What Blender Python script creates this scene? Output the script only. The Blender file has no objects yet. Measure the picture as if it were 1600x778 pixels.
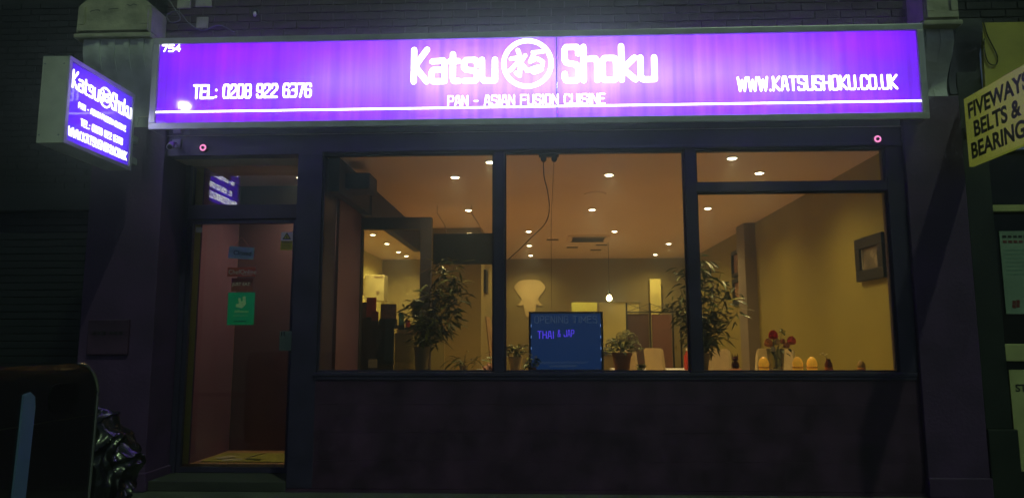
import bpy, bmesh, math, random
from mathutils import Vector, Matrix, Euler
random.seed(7)
S = bpy.context.scene
COL = S.collection
PI = math.pi
# ------------------------------------------------------------------ camera
cd = bpy.data.cameras.new('camera'); cam = bpy.data.objects.new('camera', cd); COL.objects.link(cam)
cd.sensor_width = 36.0; cd.lens = 1125 / 1600 * 36.0; cd.clip_end = 500; cd.clip_start = .05
cam.location = (0, -6.3, 1.265)
cam.rotation_mode = 'QUATERNION'
yaw, pitch, roll = math.radians(2.39), math.radians(7.37), math.radians(-.08)
cam.rotation_quaternion = (Matrix.Rotation(yaw, 4, 'Z') @ Matrix.Rotation(PI / 2 + pitch, 4, 'X') @ Matrix.Rotation(roll, 4, 'Z')).to_quaternion()
S.camera = cam
# ------------------------------------------------------------------ night sky, street light
SUN_TO = Vector((.36, -.50, 1)).normalized()
w = bpy.data.worlds.new('World'); S.world = w; w.use_nodes = True
nt = w.node_tree; bg = nt.nodes['Background']
sk = nt.nodes.new('ShaderNodeTexSky'); sk.sky_type = 'NISHITA'; sk.sun_disc = False
sk.sun_elevation = math.asin(SUN_TO.z); sk.sun_rotation = math.atan2(SUN_TO.x, SUN_TO.y)
nt.links.new(sk.outputs[0], bg.inputs[0]); bg.inputs[1].default_value = .014
sd = bpy.data.lights.new('sun', 'SUN'); sun = bpy.data.objects.new('sun', sd); COL.objects.link(sun)
sd.energy = .84; sd.angle = math.radians(1.2); sd.color = (.66, 1.0, .48)
sun.rotation_euler = (-SUN_TO).to_track_quat('-Z', 'Y').to_euler(); sun.location = (3, -6, 9)
S.view_settings.view_transform = 'Standard'; S.view_settings.look = 'None'
S.view_settings.exposure = 0; S.view_settings.gamma = 1
S.cycles.use_denoising = True
S.cycles.max_bounces = 7; S.cycles.diffuse_bounces = 4; S.cycles.glossy_bounces = 3; S.cycles.transparent_max_bounces = 16
S.cycles.use_adaptive_sampling = True; S.cycles.adaptive_threshold = .025
S.cycles.sample_clamp_indirect = 4.0; S.cycles.sample_clamp_direct = 0

# ------------------------------------------------------------------ materials
MATS = {}
def mat(name, col, rough=.6, metal=0, var=.18, scale=6, bump=0, bscale=60, emit=None, estr=0, coat=0, stretch=(1, 1, 1), spec=.5, sub=0):
    if name in MATS: return MATS[name]
    m = bpy.data.materials.new(name); m.use_nodes = True; MATS[name] = m
    n = m.node_tree; p = n.nodes['Principled BSDF']
    tc = n.nodes.new('ShaderNodeTexCoord'); mp = n.nodes.new('ShaderNodeMapping'); mp.inputs['Scale'].default_value = stretch
    n.links.new(tc.outputs['Object'], mp.inputs[0])
    if var:
        nz = n.nodes.new('ShaderNodeTexNoise'); nz.inputs['Scale'].default_value = scale; nz.inputs['Detail'].default_value = 6
        n.links.new(mp.outputs[0], nz.inputs['Vector'])
        cr = n.nodes.new('ShaderNodeValToRGB'); cr.color_ramp.elements[0].position = .28; cr.color_ramp.elements[1].position = .72
        cr.color_ramp.elements[0].color = [c * (1 - var) for c in col] + [1]; cr.color_ramp.elements[1].color = [min(1, c * (1 + var)) for c in col] + [1]
        n.links.new(nz.outputs['Fac'], cr.inputs[0]); n.links.new(cr.outputs[0], p.inputs['Base Color'])
        mr = n.nodes.new('ShaderNodeMapRange'); mr.inputs['To Min'].default_value = max(.02, rough - .1); mr.inputs['To Max'].default_value = min(1, rough + .1)
        n.links.new(nz.outputs['Fac'], mr.inputs['Value']); n.links.new(mr.outputs[0], p.inputs['Roughness'])
    else:
        p.inputs['Base Color'].default_value = (*col, 1); p.inputs['Roughness'].default_value = rough
    if bump:
        b = n.nodes.new('ShaderNodeBump'); b.inputs['Strength'].default_value = bump; b.inputs['Distance'].default_value = .01
        n2 = n.nodes.new('ShaderNodeTexNoise'); n2.inputs['Scale'].default_value = bscale; n2.inputs['Detail'].default_value = 8
        n.links.new(mp.outputs[0], n2.inputs['Vector']); n.links.new(n2.outputs['Fac'], b.inputs['Height']); n.links.new(b.outputs[0], p.inputs['Normal'])
    p.inputs['Metallic'].default_value = metal
    p.inputs['Specular IOR Level'].default_value = spec
    p.inputs['Coat Weight'].default_value = coat
    if sub: p.inputs['Subsurface Weight'].default_value = sub; p.inputs['Subsurface Radius'].default_value = (.02, .015, .008)
    if emit: p.inputs['Emission Color'].default_value = (*emit, 1); p.inputs['Emission Strength'].default_value = estr
    return m

def glass(name, tint=(.96, .97, .95), refl=1.0, dirt=0.0):
    m = bpy.data.materials.new(name); m.use_nodes = True; n = m.node_tree; n.nodes.clear()
    out = n.nodes.new('ShaderNodeOutputMaterial'); t = n.nodes.new('ShaderNodeBsdfTransparent'); t.inputs[0].default_value = (*tint, 1)
    g = n.nodes.new('ShaderNodeBsdfGlossy'); g.inputs['Roughness'].default_value = .015
    f = n.nodes.new('ShaderNodeFresnel'); f.inputs[0].default_value = 1.5
    mu = n.nodes.new('ShaderNodeMath'); mu.operation = 'MULTIPLY'; mu.inputs[1].default_value = refl
    mx = n.nodes.new('ShaderNodeMixShader'); n.links.new(f.outputs[0], mu.inputs[0]); n.links.new(mu.outputs[0], mx.inputs[0])
    n.links.new(t.outputs[0], mx.inputs[1]); n.links.new(g.outputs[0], mx.inputs[2]); last = mx
    if dirt:
        d = n.nodes.new('ShaderNodeBsdfDiffuse'); d.inputs[0].default_value = (.6, .6, .58, 1)
        nz = n.nodes.new('ShaderNodeTexNoise'); nz.inputs['Scale'].default_value = 2.2; nz.inputs['Detail'].default_value = 9
        tc = n.nodes.new('ShaderNodeTexCoord'); n.links.new(tc.outputs['Object'], nz.inputs['Vector'])
        mr = n.nodes.new('ShaderNodeMapRange'); mr.inputs['From Min'].default_value = .35; mr.inputs['From Max'].default_value = .8; mr.inputs['To Max'].default_value = dirt
        m2 = n.nodes.new('ShaderNodeMixShader'); n.links.new(nz.outputs['Fac'], mr.inputs[0]); n.links.new(mr.outputs[0], m2.inputs[0])
        n.links.new(mx.outputs[0], m2.inputs[1]); n.links.new(d.outputs[0], m2.inputs[2]); last = m2
    n.links.new(last.outputs[0], out.inputs[0]); MATS[name] = m
    return m

def emitter(name, col, s):
    m = bpy.data.materials.new(name); m.use_nodes = True; n = m.node_tree; n.nodes.clear()
    out = n.nodes.new('ShaderNodeOutputMaterial'); e = n.nodes.new('ShaderNodeEmission')
    e.inputs[0].default_value = (*col, 1); e.inputs[1].default_value = s; n.links.new(e.outputs[0], out.inputs[0]); MATS[name] = m
    return m

def acrylic(name, col, streak=.25, sc=(5, 1, .5)):
    """light box face: vinyl film on opal acrylic, lit by the tubes behind it"""
    m = bpy.data.materials.new(name); m.use_nodes = True; n = m.node_tree; n.nodes.clear()
    out = n.nodes.new('ShaderNodeOutputMaterial'); t = n.nodes.new('ShaderNodeBsdfTranslucent')
    tc = n.nodes.new('ShaderNodeTexCoord'); mp = n.nodes.new('ShaderNodeMapping'); mp.inputs['Scale'].default_value = sc
    nz = n.nodes.new('ShaderNodeTexNoise'); nz.inputs['Scale'].default_value = 1.7; nz.inputs['Detail'].default_value = 4
    n.links.new(tc.outputs['Object'], mp.inputs[0]); n.links.new(mp.outputs[0], nz.inputs['Vector'])
    cr = n.nodes.new('ShaderNodeValToRGB'); cr.color_ramp.elements[0].position = .3; cr.color_ramp.elements[1].position = .7
    cr.color_ramp.elements[0].color = [c * (1 - streak) for c in col] + [1]; cr.color_ramp.elements[1].color = [*col, 1]
    n.links.new(nz.outputs['Fac'], cr.inputs[0]); n.links.new(cr.outputs[0], t.inputs[0])
    g = n.nodes.new('ShaderNodeBsdfGlossy'); g.inputs['Roughness'].default_value = .04
    f = n.nodes.new('ShaderNodeFresnel'); f.inputs[0].default_value = 1.49
    mx = n.nodes.new('ShaderNodeMixShader'); n.links.new(f.outputs[0], mx.inputs[0]); n.links.new(t.outputs[0], mx.inputs[1]); n.links.new(g.outputs[0], mx.inputs[2])
    n.links.new(mx.outputs[0], out.inputs[0]); MATS[name] = m
    return m

NAVY = mat('navy_frame_paint', (.034, .025, .070), .42, var=.25, scale=5, bump=.08, bscale=25)
PURP = mat('dark_purple_paint', (.052, .020, .058), .45, var=.5, scale=3.5, bump=.12, bscale=30)
PILA = mat('purple_masonry_paint', (.060, .024, .092), .6, var=.3, scale=3, bump=.3, bscale=40)
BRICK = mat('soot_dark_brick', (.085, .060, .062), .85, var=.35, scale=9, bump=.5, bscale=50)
BRICKD = mat('dark_brick', (.009, .010, .017), .85, var=.35, scale=9, bump=.5, bscale=50)  # lowered, with its mortar, to put the left wall's shade into the colour
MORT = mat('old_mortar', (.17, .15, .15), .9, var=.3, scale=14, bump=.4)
MORTD = mat('dark_mortar', (.022, .021, .030), .9, var=.3, scale=14, bump=.4)
STONE = mat('peeling_cream_stone', (.40, .39, .30), .8, var=.30, scale=7, bump=.6, bscale=22)
CONS = mat('grey_painted_console', (.52, .54, .58), .7, var=.3, scale=5, bump=.4, bscale=20)
ALU = mat('aluminium_trim', (.42, .44, .46), .4, metal=.55, var=.15, scale=8)
HOUS = mat('sign_housing_grey', (.25, .27, .26), .6, var=.2)
INSIDE = mat('sign_inside_white', (.7, .7, .7), .8, var=0)
LEAD = mat('lead_flashing', (.12, .13, .2), .55, metal=.2, var=.25, scale=5, bump=.2)
CEIL = mat('ceiling_cream', (.86, .70, .54), .85, var=.04, scale=1.5, bump=.05)
WALLR = mat('khaki_wall_paint', (.33, .275, .05), .8, var=.08, scale=2, bump=.06)
WALLB = mat('taupe_wall_paint', (.31, .26, .085), .8, var=.08, scale=2, bump=.06)
WALLY = mat('cream_wall_paint', (.74, .69, .20), .8, var=.07, scale=2, bump=.06)
MAROON = mat('lit_maroon_wall', (.22, .11, .24), .7, var=.12, scale=2.5, bump=.06)  # lighter copy of the lobby maroon; light on the left wall put into colour
MAROOND = mat('dark_maroon_panel', (.12, .062, .11), .6, var=.12, scale=2.5)
BULK = mat('dark_brown_bulkhead', (.030, .025, .034), .7, var=.15)
WOODF = mat('orange_wood_floor', (.60, .37, .21), .4, var=.25, scale=5, stretch=(8, 1, 1))
LEDGE = mat('varnished_ledge', (.42, .27, .15), .35, var=.2, scale=6, stretch=(1, 6, 1))
BLACK = mat('black_plastic', (.009, .009, .010), .5, var=.2)
GLOSSB = mat('gloss_black_plastic', (.010, .010, .012), .16, var=.15, scale=4, coat=.6)
BAGM = mat('black_bin_bag', (.010, .010, .013), .24, var=.2, coat=.2)
TVB = mat('tv_navy_black', (.012, .014, .028), .4, var=.1)
CHAIRM = mat('cream_leather', (.72, .60, .34), .45, var=.08, scale=10, bump=.08)
DWOOD = mat('dark_wood', (.055, .032, .022), .45, var=.25, scale=7, stretch=(1, 1, 6))
BWOOD = mat('red_brown_panel', (.20, .085, .045), .5, var=.2, scale=5, stretch=(1, 1, 5))
BWOOD2 = mat('dark_red_brown_panel', (.095, .045, .03), .5, var=.2, scale=5, stretch=(1, 1, 5))
TANW = mat('pale_wood', (.42, .28, .13), .5, var=.2, scale=6, stretch=(1, 1, .3))
IRON = mat('wrought_iron', (.018, .016, .015), .5, metal=.4, var=.1)
CHROME = mat('chrome', (.6, .6, .6), .18, metal=1, var=.05)
TERRA = mat('terracotta', (.30, .125, .055), .75, var=.2, scale=12, bump=.2)
CREAMP = mat('cream_pot', (.58, .46, .22), .5, var=.15, scale=8)
GREYP = mat('grey_planter', (.20, .18, .12), .6, var=.15)
SOIL = mat('soil', (.03, .02, .012), .95, var=.3, scale=30, bump=.6)
LEAF1 = mat('bamboo_leaf', (.13, .18, .036), .4, var=.35, scale=5)
LEAF2 = mat('bamboo_leaf_dark', (.055, .085, .02), .42, var=.3, scale=5)
LEAF3 = mat('bamboo_leaf_bright', (.34, .38, .06), .42, var=.3, scale=5)  # lightened, like the plain leaf, to put lit highlights into the colour
CANE = mat('cane_green', (.10, .10, .035), .5, var=.2)
WHITE = mat('white_paint', (.75, .73, .66), .5, var=.06)
PAPER = mat('paper', (.72, .70, .58), .8, var=.08)
GLASS = glass('window_glass', refl=1.3, dirt=.02)
VASEG = glass('vase_glass', (.86, .90, .72), 1.6, .5)
DARKGL = mat('dark_shop_glass', (.006, .007, .009), .08, var=0)

# ------------------------------------------------------------------ mesh helpers
def box(bm, x0, x1, y0, y1, z0, z1, bev=0):
    r = bmesh.ops.create_cube(bm, size=1)
    vs = r['verts']
    for v in vs:
        v.co = Vector(((x0 + x1) / 2 + v.co.x * (x1 - x0), (y0 + y1) / 2 + v.co.y * (y1 - y0), (z0 + z1) / 2 + v.co.z * (z1 - z0)))
    if bev:
        es = list({e for v in vs for e in v.link_edges})
        bmesh.ops.bevel(bm, geom=es, offset=bev, segments=2, affect='EDGES', profile=.6)
    return bm
def BX(x0, x1, y0, y1, z0, z1, bev=0):
    return box(bmesh.new(), x0, x1, y0, y1, z0, z1, bev)
def prism(bm, pts, axis, a, b):
    """polygon pts in the two other axes, extruded along axis from a to b"""
    def P(u, v, t):
        return {'x': (t, u, v), 'y': (u, t, v), 'z': (u, v, t)}[axis]
    A = [bm.verts.new(P(u, v, a)) for u, v in pts]; B = [bm.verts.new(P(u, v, b)) for u, v in pts]
    n = len(pts); bm.faces.new(A); bm.faces.new(B[::-1])
    for i in range(n): bm.faces.new((A[i], B[i], B[(i + 1) % n], A[(i + 1) % n]))
    bmesh.ops.recalc_face_normals(bm, faces=bm.faces)
    return bm
def lathe(bm, prof, c=(0, 0, 0), seg=20, cap=True):
    rings = []
    for r, z in prof:
        rings.append([bm.verts.new((c[0] + r * math.cos(2 * PI * k / seg), c[1] + r * math.sin(2 * PI * k / seg), c[2] + z)) for k in range(seg)])
    for i in range(len(rings) - 1):
        for k in range(seg): bm.faces.new((rings[i][k], rings[i][(k + 1) % seg], rings[i + 1][(k + 1) % seg], rings[i + 1][k]))
    if cap: bm.faces.new(rings[0][::-1]); bm.faces.new(rings[-1])
    return bm
def tube(bm, pts, r, seg=8, r2=None):
    pts = [Vector(p) for p in pts]; rings = []
    for i, p in enumerate(pts):
        d = (pts[min(i + 1, len(pts) - 1)] - pts[max(i - 1, 0)]).normalized()
        a = d.cross(Vector((0, 0, 1)));  a = a if a.length > .05 else d.cross(Vector((1, 0, 0))); a.normalize(); b = d.cross(a)
        rr = r if r2 is None else r + (r2 - r) * i / (len(pts) - 1)
        rings.append([bm.verts.new(p + a * rr * math.cos(2 * PI * k / seg) + b * rr * math.sin(2 * PI * k / seg)) for k in range(seg)])
    for i in range(len(rings) - 1):
        for k in range(seg): bm.faces.new((rings[i][k], rings[i][(k + 1) % seg], rings[i + 1][(k + 1) % seg], rings[i + 1][k]))
    bm.faces.new(rings[0][::-1]); bm.faces.new(rings[-1])
    return bm
def quad(bm, a, b, c, d):
    bm.faces.new([bm.verts.new(p) for p in (a, b, c, d)]); return bm

def put(o, parent, local):
    if parent is not None:
        o.parent = parent
        if not local: o.matrix_parent_inverse = Matrix(parent['_m']).inverted() if '_m' in parent else Matrix.Identity(4)
    COL.objects.link(o); return o
LOCS = {}
def obj(name, bm, m, parent=None, label=None, cat=None, group=None, kind=None, smooth=False, local=False):
    me = bpy.data.meshes.new(name); bm.normal_update(); bm.to_mesh(me); bm.free(); me.materials.append(m)
    if smooth:
        for p in me.polygons: p.use_smooth = True
        me.set_sharp_from_angle(angle=math.radians(42))
    o = bpy.data.objects.new(name, me)
    if parent is not None:
        o.parent = parent
        if not local and parent.name in LOCS: o.matrix_parent_inverse = LOCS[parent.name].inverted()
    COL.objects.link(o); tag(o, label, cat, group, kind)
    return o
def tag(o, label=None, cat=None, group=None, kind=None):
    for k, v in (('label', label), ('category', cat), ('group', group), ('kind', kind)):
        if v: o[k] = v
    return o
def thing(name, label, cat, loc=(0, 0, 0), rz=0, group=None, rot=None):
    o = bpy.data.objects.new(name, None); o.location = loc; o.rotation_euler = rot or (0, 0, rz); o.empty_display_size = .1
    COL.objects.link(o); tag(o, label, cat, group)
    LOCS[o.name] = Matrix.Translation(loc) @ Euler(o.rotation_euler).to_matrix().to_4x4()
    return o
def clone(o, loc, rz, label, group=None, sc=None):
    r = o.copy(); COL.objects.link(r); r.location = loc; r.rotation_euler = (0, 0, rz); r['label'] = label
    if sc: r.scale = (sc, sc, sc)
    def kids(src, dst):
        for ch in src.children:
            c = ch.copy(); COL.objects.link(c); c.parent = dst; kids(ch, c)
    kids(o, r); return r
def inst(src, loc, rot=(0, 0, 0), parent=None, scale=None, name=None):
    """another piece sharing the mesh of src"""
    c = src.copy(); c.location = loc; c.rotation_euler = rot
    if scale: c.scale = scale
    if name: c.name = name
    c.parent = parent
    if parent is not None and parent.name in LOCS: c.matrix_parent_inverse = LOCS[parent.name].inverted()
    COL.objects.link(c); return c

# ------------------------------------------------------------------ lettering: stroke alphabet
def arc(cx, cy, rx, ry, a0, a1, n=6): return [(cx + rx * math.cos(math.radians(a0 + (a1 - a0) * i / n)), cy + ry * math.sin(math.radians(a0 + (a1 - a0) * i / n))) for i in range(n + 1)]
c = .16
G = {
 'A': [[(0, 0), (.30, 1), (.70, 1), (1, 0)], [(.1, .32), (.9, .32)]],
 'C': [[(1, .78), (1, 1 - c), (1 - c, 1), (c, 1), (0, 1 - c), (0, c), (c, 0), (1 - c, 0), (1, c), (1, .22)]],
 'E': [[(1, 1), (0, 1), (0, 0), (1, 0)], [(0, .52), (.85, .52)]],
 'F': [[(1, 1), (0, 1), (0, 0)], [(0, .5), (.85, .5)]],
 'H': [[(0, 0), (0, 1)], [(1, 0), (1, 1)], [(0, .52), (1, .52)]],
 'I': [[(.5, 0), (.5, 1)]],
 'J': [[(1, 1), (1, c), (1 - c, 0), (c, 0), (0, c), (0, .3)]],
 'K': [[(0, 0), (0, 1)], [(1, 1), (.08, .48), (1, 0)]],
 'L': [[(0, 1), (0, 0), (1, 0)]],
 'M': [[(0, 0), (0, 1), (.5, .35), (1, 1), (1, 0)]],
 'N': [[(0, 0), (0, 1), (1, 0), (1, 1)]],
 'O': [[(c, 0), (0, c), (0, 1 - c), (c, 1), (1 - c, 1), (1, 1 - c), (1, c), (1 - c, 0), (c, 0)]],
 'P': [[(0, 0), (0, 1), (1 - c, 1), (1, 1 - c), (1, .46 + c), (1 - c, .46), (0, .46)]],
 'S': [[(1, .80), (1, .92), (.88, 1), (.12, 1), (0, .92), (0, .62), (.14, .53), (.86, .47), (1, .38), (1, .08), (.88, 0), (.12, 0), (0, .08), (0, .20)]],
 'T': [[(0, 1), (1, 1)], [(.5, 1), (.5, 0)]],
 'U': [[(0, 1), (0, c), (c, 0), (1 - c, 0), (1, c), (1, 1)]],
 'W': [[(0, 1), (.22, 0), (.5, .8), (.78, 0), (1, 1)]],
 '2': [[(0, .72), (0, 1 - c), (c, 1), (1 - c, 1), (1, 1 - c), (1, .62), (0, .2), (0, 0), (1, 0)]],
 '3': [[(0, 1), (1 - c, 1), (1, 1 - c), (1, .6), (.8, .52), (1, .44), (1, c), (1 - c, 0), (0, 0)], [(.3, .52), (.8, .52)]],
 '4': [[(.72, 0), (.72, 1), (0, .32), (1, .32)]],
 '5': [[(1, 1), (0, 1), (0, .55), (1 - c, .58), (1, .48), (1, c), (1 - c, 0), (0, 0)]],
 '6': [[(1, .8), (1, 1 - c), (1 - c, 1), (c, 1), (0, 1 - c), (0, c), (c, 0), (1 - c, 0), (1, c), (1, .44), (1 - c, .54), (0, .54)]],
 '7': [[(0, 1), (1, 1), (.4, 0)]],
 '8': [[(c, .52), (0, .62), (0, 1 - c), (c, 1), (1 - c, 1), (1, 1 - c), (1, .62), (1 - c, .52), (c, .52), (0, .42), (0, c), (c, 0), (1 - c, 0), (1, c), (1, .42), (1 - c, .52)]],
 '9': [[(0, .2), (0, c), (c, 0), (1 - c, 0), (1, c), (1, 1 - c), (1 - c, 1), (c, 1), (0, 1 - c), (0, .55), (c, .46), (1, .46)]],
 ':': [[(.5, .08), (.5, .1)], [(.5, .6), (.5, .62)]], '.': [[(.5, 0), (.5, .02)]], '-': [[(.1, .45), (.9, .45)]],
 'a': [[(.05, .62), (.9, .65), (1, .55), (1, 0), (.12, 0), (0, .08), (0, .28), (.12, .36), (1, .36)]],
 't': [[(.35, .84), (.35, .1), (.48, 0), (.95, 0)], [(0, .62), (.9, .62)]],
 's': [[(1, .5), (1, .58), (.85, .65), (.15, .65), (0, .57), (0, .42), (.15, .35), (.85, .30), (1, .22), (1, .08), (.85, 0), (.05, 0)]],
 'u': [[(0, .65), (0, .1), (.14, 0), (1, 0)], [(1, .65), (1, 0)]],
 'h': [[(0, 0), (0, 1)], [(0, .62), (.85, .65), (1, .55), (1, 0)]],
 'o': [[(.14, 0), (0, .1), (0, .55), (.14, .65), (.86, .65), (1, .55), (1, .1), (.86, 0), (.14, 0)]],
 'k': [[(0, 0), (0, 1)], [(.95, .65), (.1, .32), (1, 0)]],
}
G['0'] = G['O']; G['D'] = [[(0, 0), (0, 1), (1 - c, 1), (1, 1 - c), (1, c), (1 - c, 0), (0, 0)]]; G['R'] = G['P'] + [[(.5, .46), (1, 0)]]; G['G'] = [G['C'][0] + [(1, .5), (.6, .5)]]; G['Y'] = [[(0, 1), (.5, .45), (1, 1)], [(.5, .45), (.5, 0)]]
G['&'] = [[(1, 0), (.2, .75), (.3, 1), (.6, 1), (.7, .75), (0, .3), (.1, 0), (.6, 0), (1, .4)]]
WID = {'I': .18, '.': .25, ':': .3, ' ': .55, '-': .7, 'W': 1.35, 'M': 1.3, 't': .75}
def strokes_mesh(bm, lines, thick, P, eps=.00012):
    """lines of (u,v) polylines -> flat ribbons; P(u, v, lift) gives the point"""
    k = 0
    for ln in lines:
        for i in range(len(ln) - 1):
            a = Vector(ln[i]); b = Vector(ln[i + 1]); d = (b - a)
            if d.length < 1e-6: continue
            d.normalize(); nrm = Vector((-d.y, d.x)) * thick / 2
            k += 1; l = (k % 9) * eps
            quad(bm, P(*(a - nrm), l), P(*(b - nrm), l), P(*(b + nrm), l), P(*(a + nrm), l))
        for q in ln:      # round joints and ends
            k += 1; l = (k % 9) * eps + .00005
            vs = [bm.verts.new(P(q[0] + thick / 2 * math.cos(2 * PI * j / 10), q[1] + thick / 2 * math.sin(2 * PI * j / 10), l)) for j in range(10)]
            bm.faces.new(vs)
    return bm
def word(text, u0, u1, v0, v1, thick, P, gap=.46):
    ws = [WID.get(ch, 1) for ch in text]; tot = sum(ws) + gap * (len(text) - 1) ; W = u1 - u0 - thick
    sc = W / tot; u = u0 + thick / 2; lines = []
    for ch, wd in zip(text, ws):
        for pl in G.get(ch, []):
            lines.append([(u + x * wd * sc, v0 + thick / 2 + z * (v1 - v0 - thick)) for x, z in pl])
        u += (wd + gap) * sc
    bm = bmesh.new(); strokes_mesh(bm, lines, thick, P); return bm
def letters(text, u0, u1, v0, v1, thick, P, m, parent, gap=.38):
    """one part per cut letter"""
    ws = [WID.get(ch, 1) for ch in text]; sc = (u1 - u0 - thick) / (sum(ws) + gap * (len(text) - 1)); u = u0 + thick / 2
    for ch, wd in zip(text, ws):
        ls = [[(u + x * wd * sc, v0 + thick / 2 + z * (v1 - v0 - thick)) for x, z in pl] for pl in G.get(ch, [])]
        if ls: obj('letter', strokes_mesh(bmesh.new(), ls, thick, P), m, parent)
        u += (wd + gap) * sc
def ring_lines(cx, cy, r, n=40): return [[(cx + r * math.cos(2 * PI * i / n), cy + r * math.sin(2 * PI * i / n)) for i in range(n + 1)]]
EMB = [  # two brushed characters inside the ring, on a -1..1 square
 [(-.42, .62), (-.36, .45)], [(-.72, .22), (-.3, .30), (-.34, -.55), (-.5, -.42)], [(-.30, .2), (-.75, -.30)], [(-.1, .36), (-.3, .05), (0, -.34)],
 [(.24, .50), (.70, .53)], [(.30, .48), (.14, .10)], [(.12, .08), (.42, .22), (.68, .06), (.60, -.30), (.30, -.42), (.10, -.28), (.46, -.16)]]
def emblem(cx, cy, r): return [[(cx + x * r, cy + y * r) for x, y in l] for l in EMB]
def typed(name, body, size, loc, rot, m, parent, bold=.0, align='LEFT', sx=1.0):
    cu = bpy.data.curves.new(name, 'FONT'); cu.body = body; cu.size = size; cu.offset = bold; cu.align_x = align; cu.extrude = .0006
    t = bpy.data.objects.new(name, cu); COL.objects.link(t)
    dg = bpy.context.evaluated_depsgraph_get(); me = bpy.data.meshes.new_from_object(t.evaluated_get(dg)); bpy.data.objects.remove(t)
    M = Matrix.Translation(loc) @ Euler(rot).to_matrix().to_4x4() @ Matrix.Diagonal((sx, 1, 1, 1)); me.transform(M)
    me.materials.clear(); me.materials.append(m); o = bpy.data.objects.new(name, me)
    if parent is not None:
        o.parent = parent
        if parent.name in LOCS: o.matrix_parent_inverse = LOCS[parent.name].inverted()
    COL.objects.link(o); return o
FR = (PI / 2, 0, 0)          # text standing on a wall that faces the street
# ================================================================== SETTING
obj('pavement', BX(-30, 30, -3.2, 9.5, -.30, 0), mat('wet_pavement', (.075, .080, .070), .55, var=.3, scale=3, bump=.3, bscale=40), kind='structure')
obj('kerb', BX(-30, 30, -3.36, -3.203, -.30, -.003, .012), mat('granite_kerb', (.16, .16, .15), .7, var=.25, scale=20), kind='structure')
obj('road', BX(-80, 80, -60, -3.363, -.40, -.12), mat('asphalt', (.045, .045, .048), .6, var=.3, scale=30, bump=.4, bscale=90), kind='structure')
obj('far_pavement', BX(-80, 80, -60, -11.5, -.119, -.01), mat('far_paving', (.08, .08, .075), .7), kind='structure')

# ================================================================== RESTAURANT BUILDING
R = thing('restaurant_building', 'dark purple night shopfront with wide lit windows under the long purple sign', 'building', (0, 0, 0))
def rp(name, bm, m, parent=None, **k): return obj(name, bm, m, parent or R, **k)
# upper brick wall with single bricks
uw = rp('upper_wall', BX(-3.5, 3.30, .0, .35, 3.14, 6.2), MORT)
def brick_field(parent, x0, x1, z0, z1, y, m, L=.215, Hh=.065, J=.0105):
    src = None; row = 0; z = z0
    while z + Hh <= z1:
        x = x0 - (L / 2 if row % 2 else 0)
        while x < x1 - .02:
            a, b = max(x, x0), min(x + L, x1)
            if b - a > .03:
                s = ((b - a) / L, 1, 1); dy = random.uniform(-.003, .003)
                loc = ((a + b) / 2, y + dy, z + Hh / 2); rot = (random.uniform(-.012, .012), 0, random.uniform(-.012, .012))
                if src is None:
                    src = obj('brick', BX(-L / 2, L / 2, -.009, .02, -Hh / 2, Hh / 2, .004), m, parent); src.location = loc; src.scale = s
                else: inst(src, loc, rot, parent, s)
            x += L + J
        z += Hh + J; row += 1
brick_field(uw, -3.5, 3.28, 4.085, 4.62, -.003, BRICK)
for (x0, x1, z0, z1) in ((-3.41, -3.285, 4.375, 4.56), (-3.235, -3.08, 4.385, 4.56), (-3.215, -3.105, 4.175, 4.285)):
    rp('repair_patch', BX(x0, x1, -.022, -.004, z0, z1, .006), STONE, uw)
# pilasters, consoles, capitals
pl = rp('pilaster', BX(-4.09, -3.42, -.06, 1.6, 0, 3.22, .008), PILA)
rp('plinth', BX(-4.115, -3.40, -.085, .88, 0.002, .16, .01), PILA, pl)
vp = rp('vent_cover', BX(-4.0, -3.63, -.085, -.058, 1.16, 1.47, .01), PURP, pl)
for k in range(2):
    for j in range(3): rp('vent_slot', BX(-3.95 + k * .15 + j * .045, -3.925 + k * .15 + j * .045, -.088, -.080, 1.335, 1.365), BLACK, pl)
pr_ = rp('pilaster', BX(3.16, 3.655, -.06, .9, 0, 3.40, .008), PILA)
rp('plinth', BX(3.15, 3.66, -.085, .88, .002, .16, .01), PILA, pr_)
def console(x0, x1, z0, z1, out):
    pts = [(.0, z1)]; n = 14
    for i in range(n + 1):
        t = i / n; z = z1 - (z1 - z0) * t
        pts.append((-(.045 + out * (.5 + .5 * math.cos(PI * min(1, t * 1.08))) + .018 * math.sin(t * PI * 2)), z))
    pts.append((.0, z0)); bm = bmesh.new(); prism(bm, pts, 'x', x0, x1); return bm
co = rp('console', console(-4.13, -3.485, 3.20, 3.985, .20), CONS, smooth=True)
for k in range(4):
    xx = -4.02 + k * .135
    rp('flute_rib', console(xx, xx + .05, 3.24, 3.98, .212), CONS, co, smooth=True)
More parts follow.
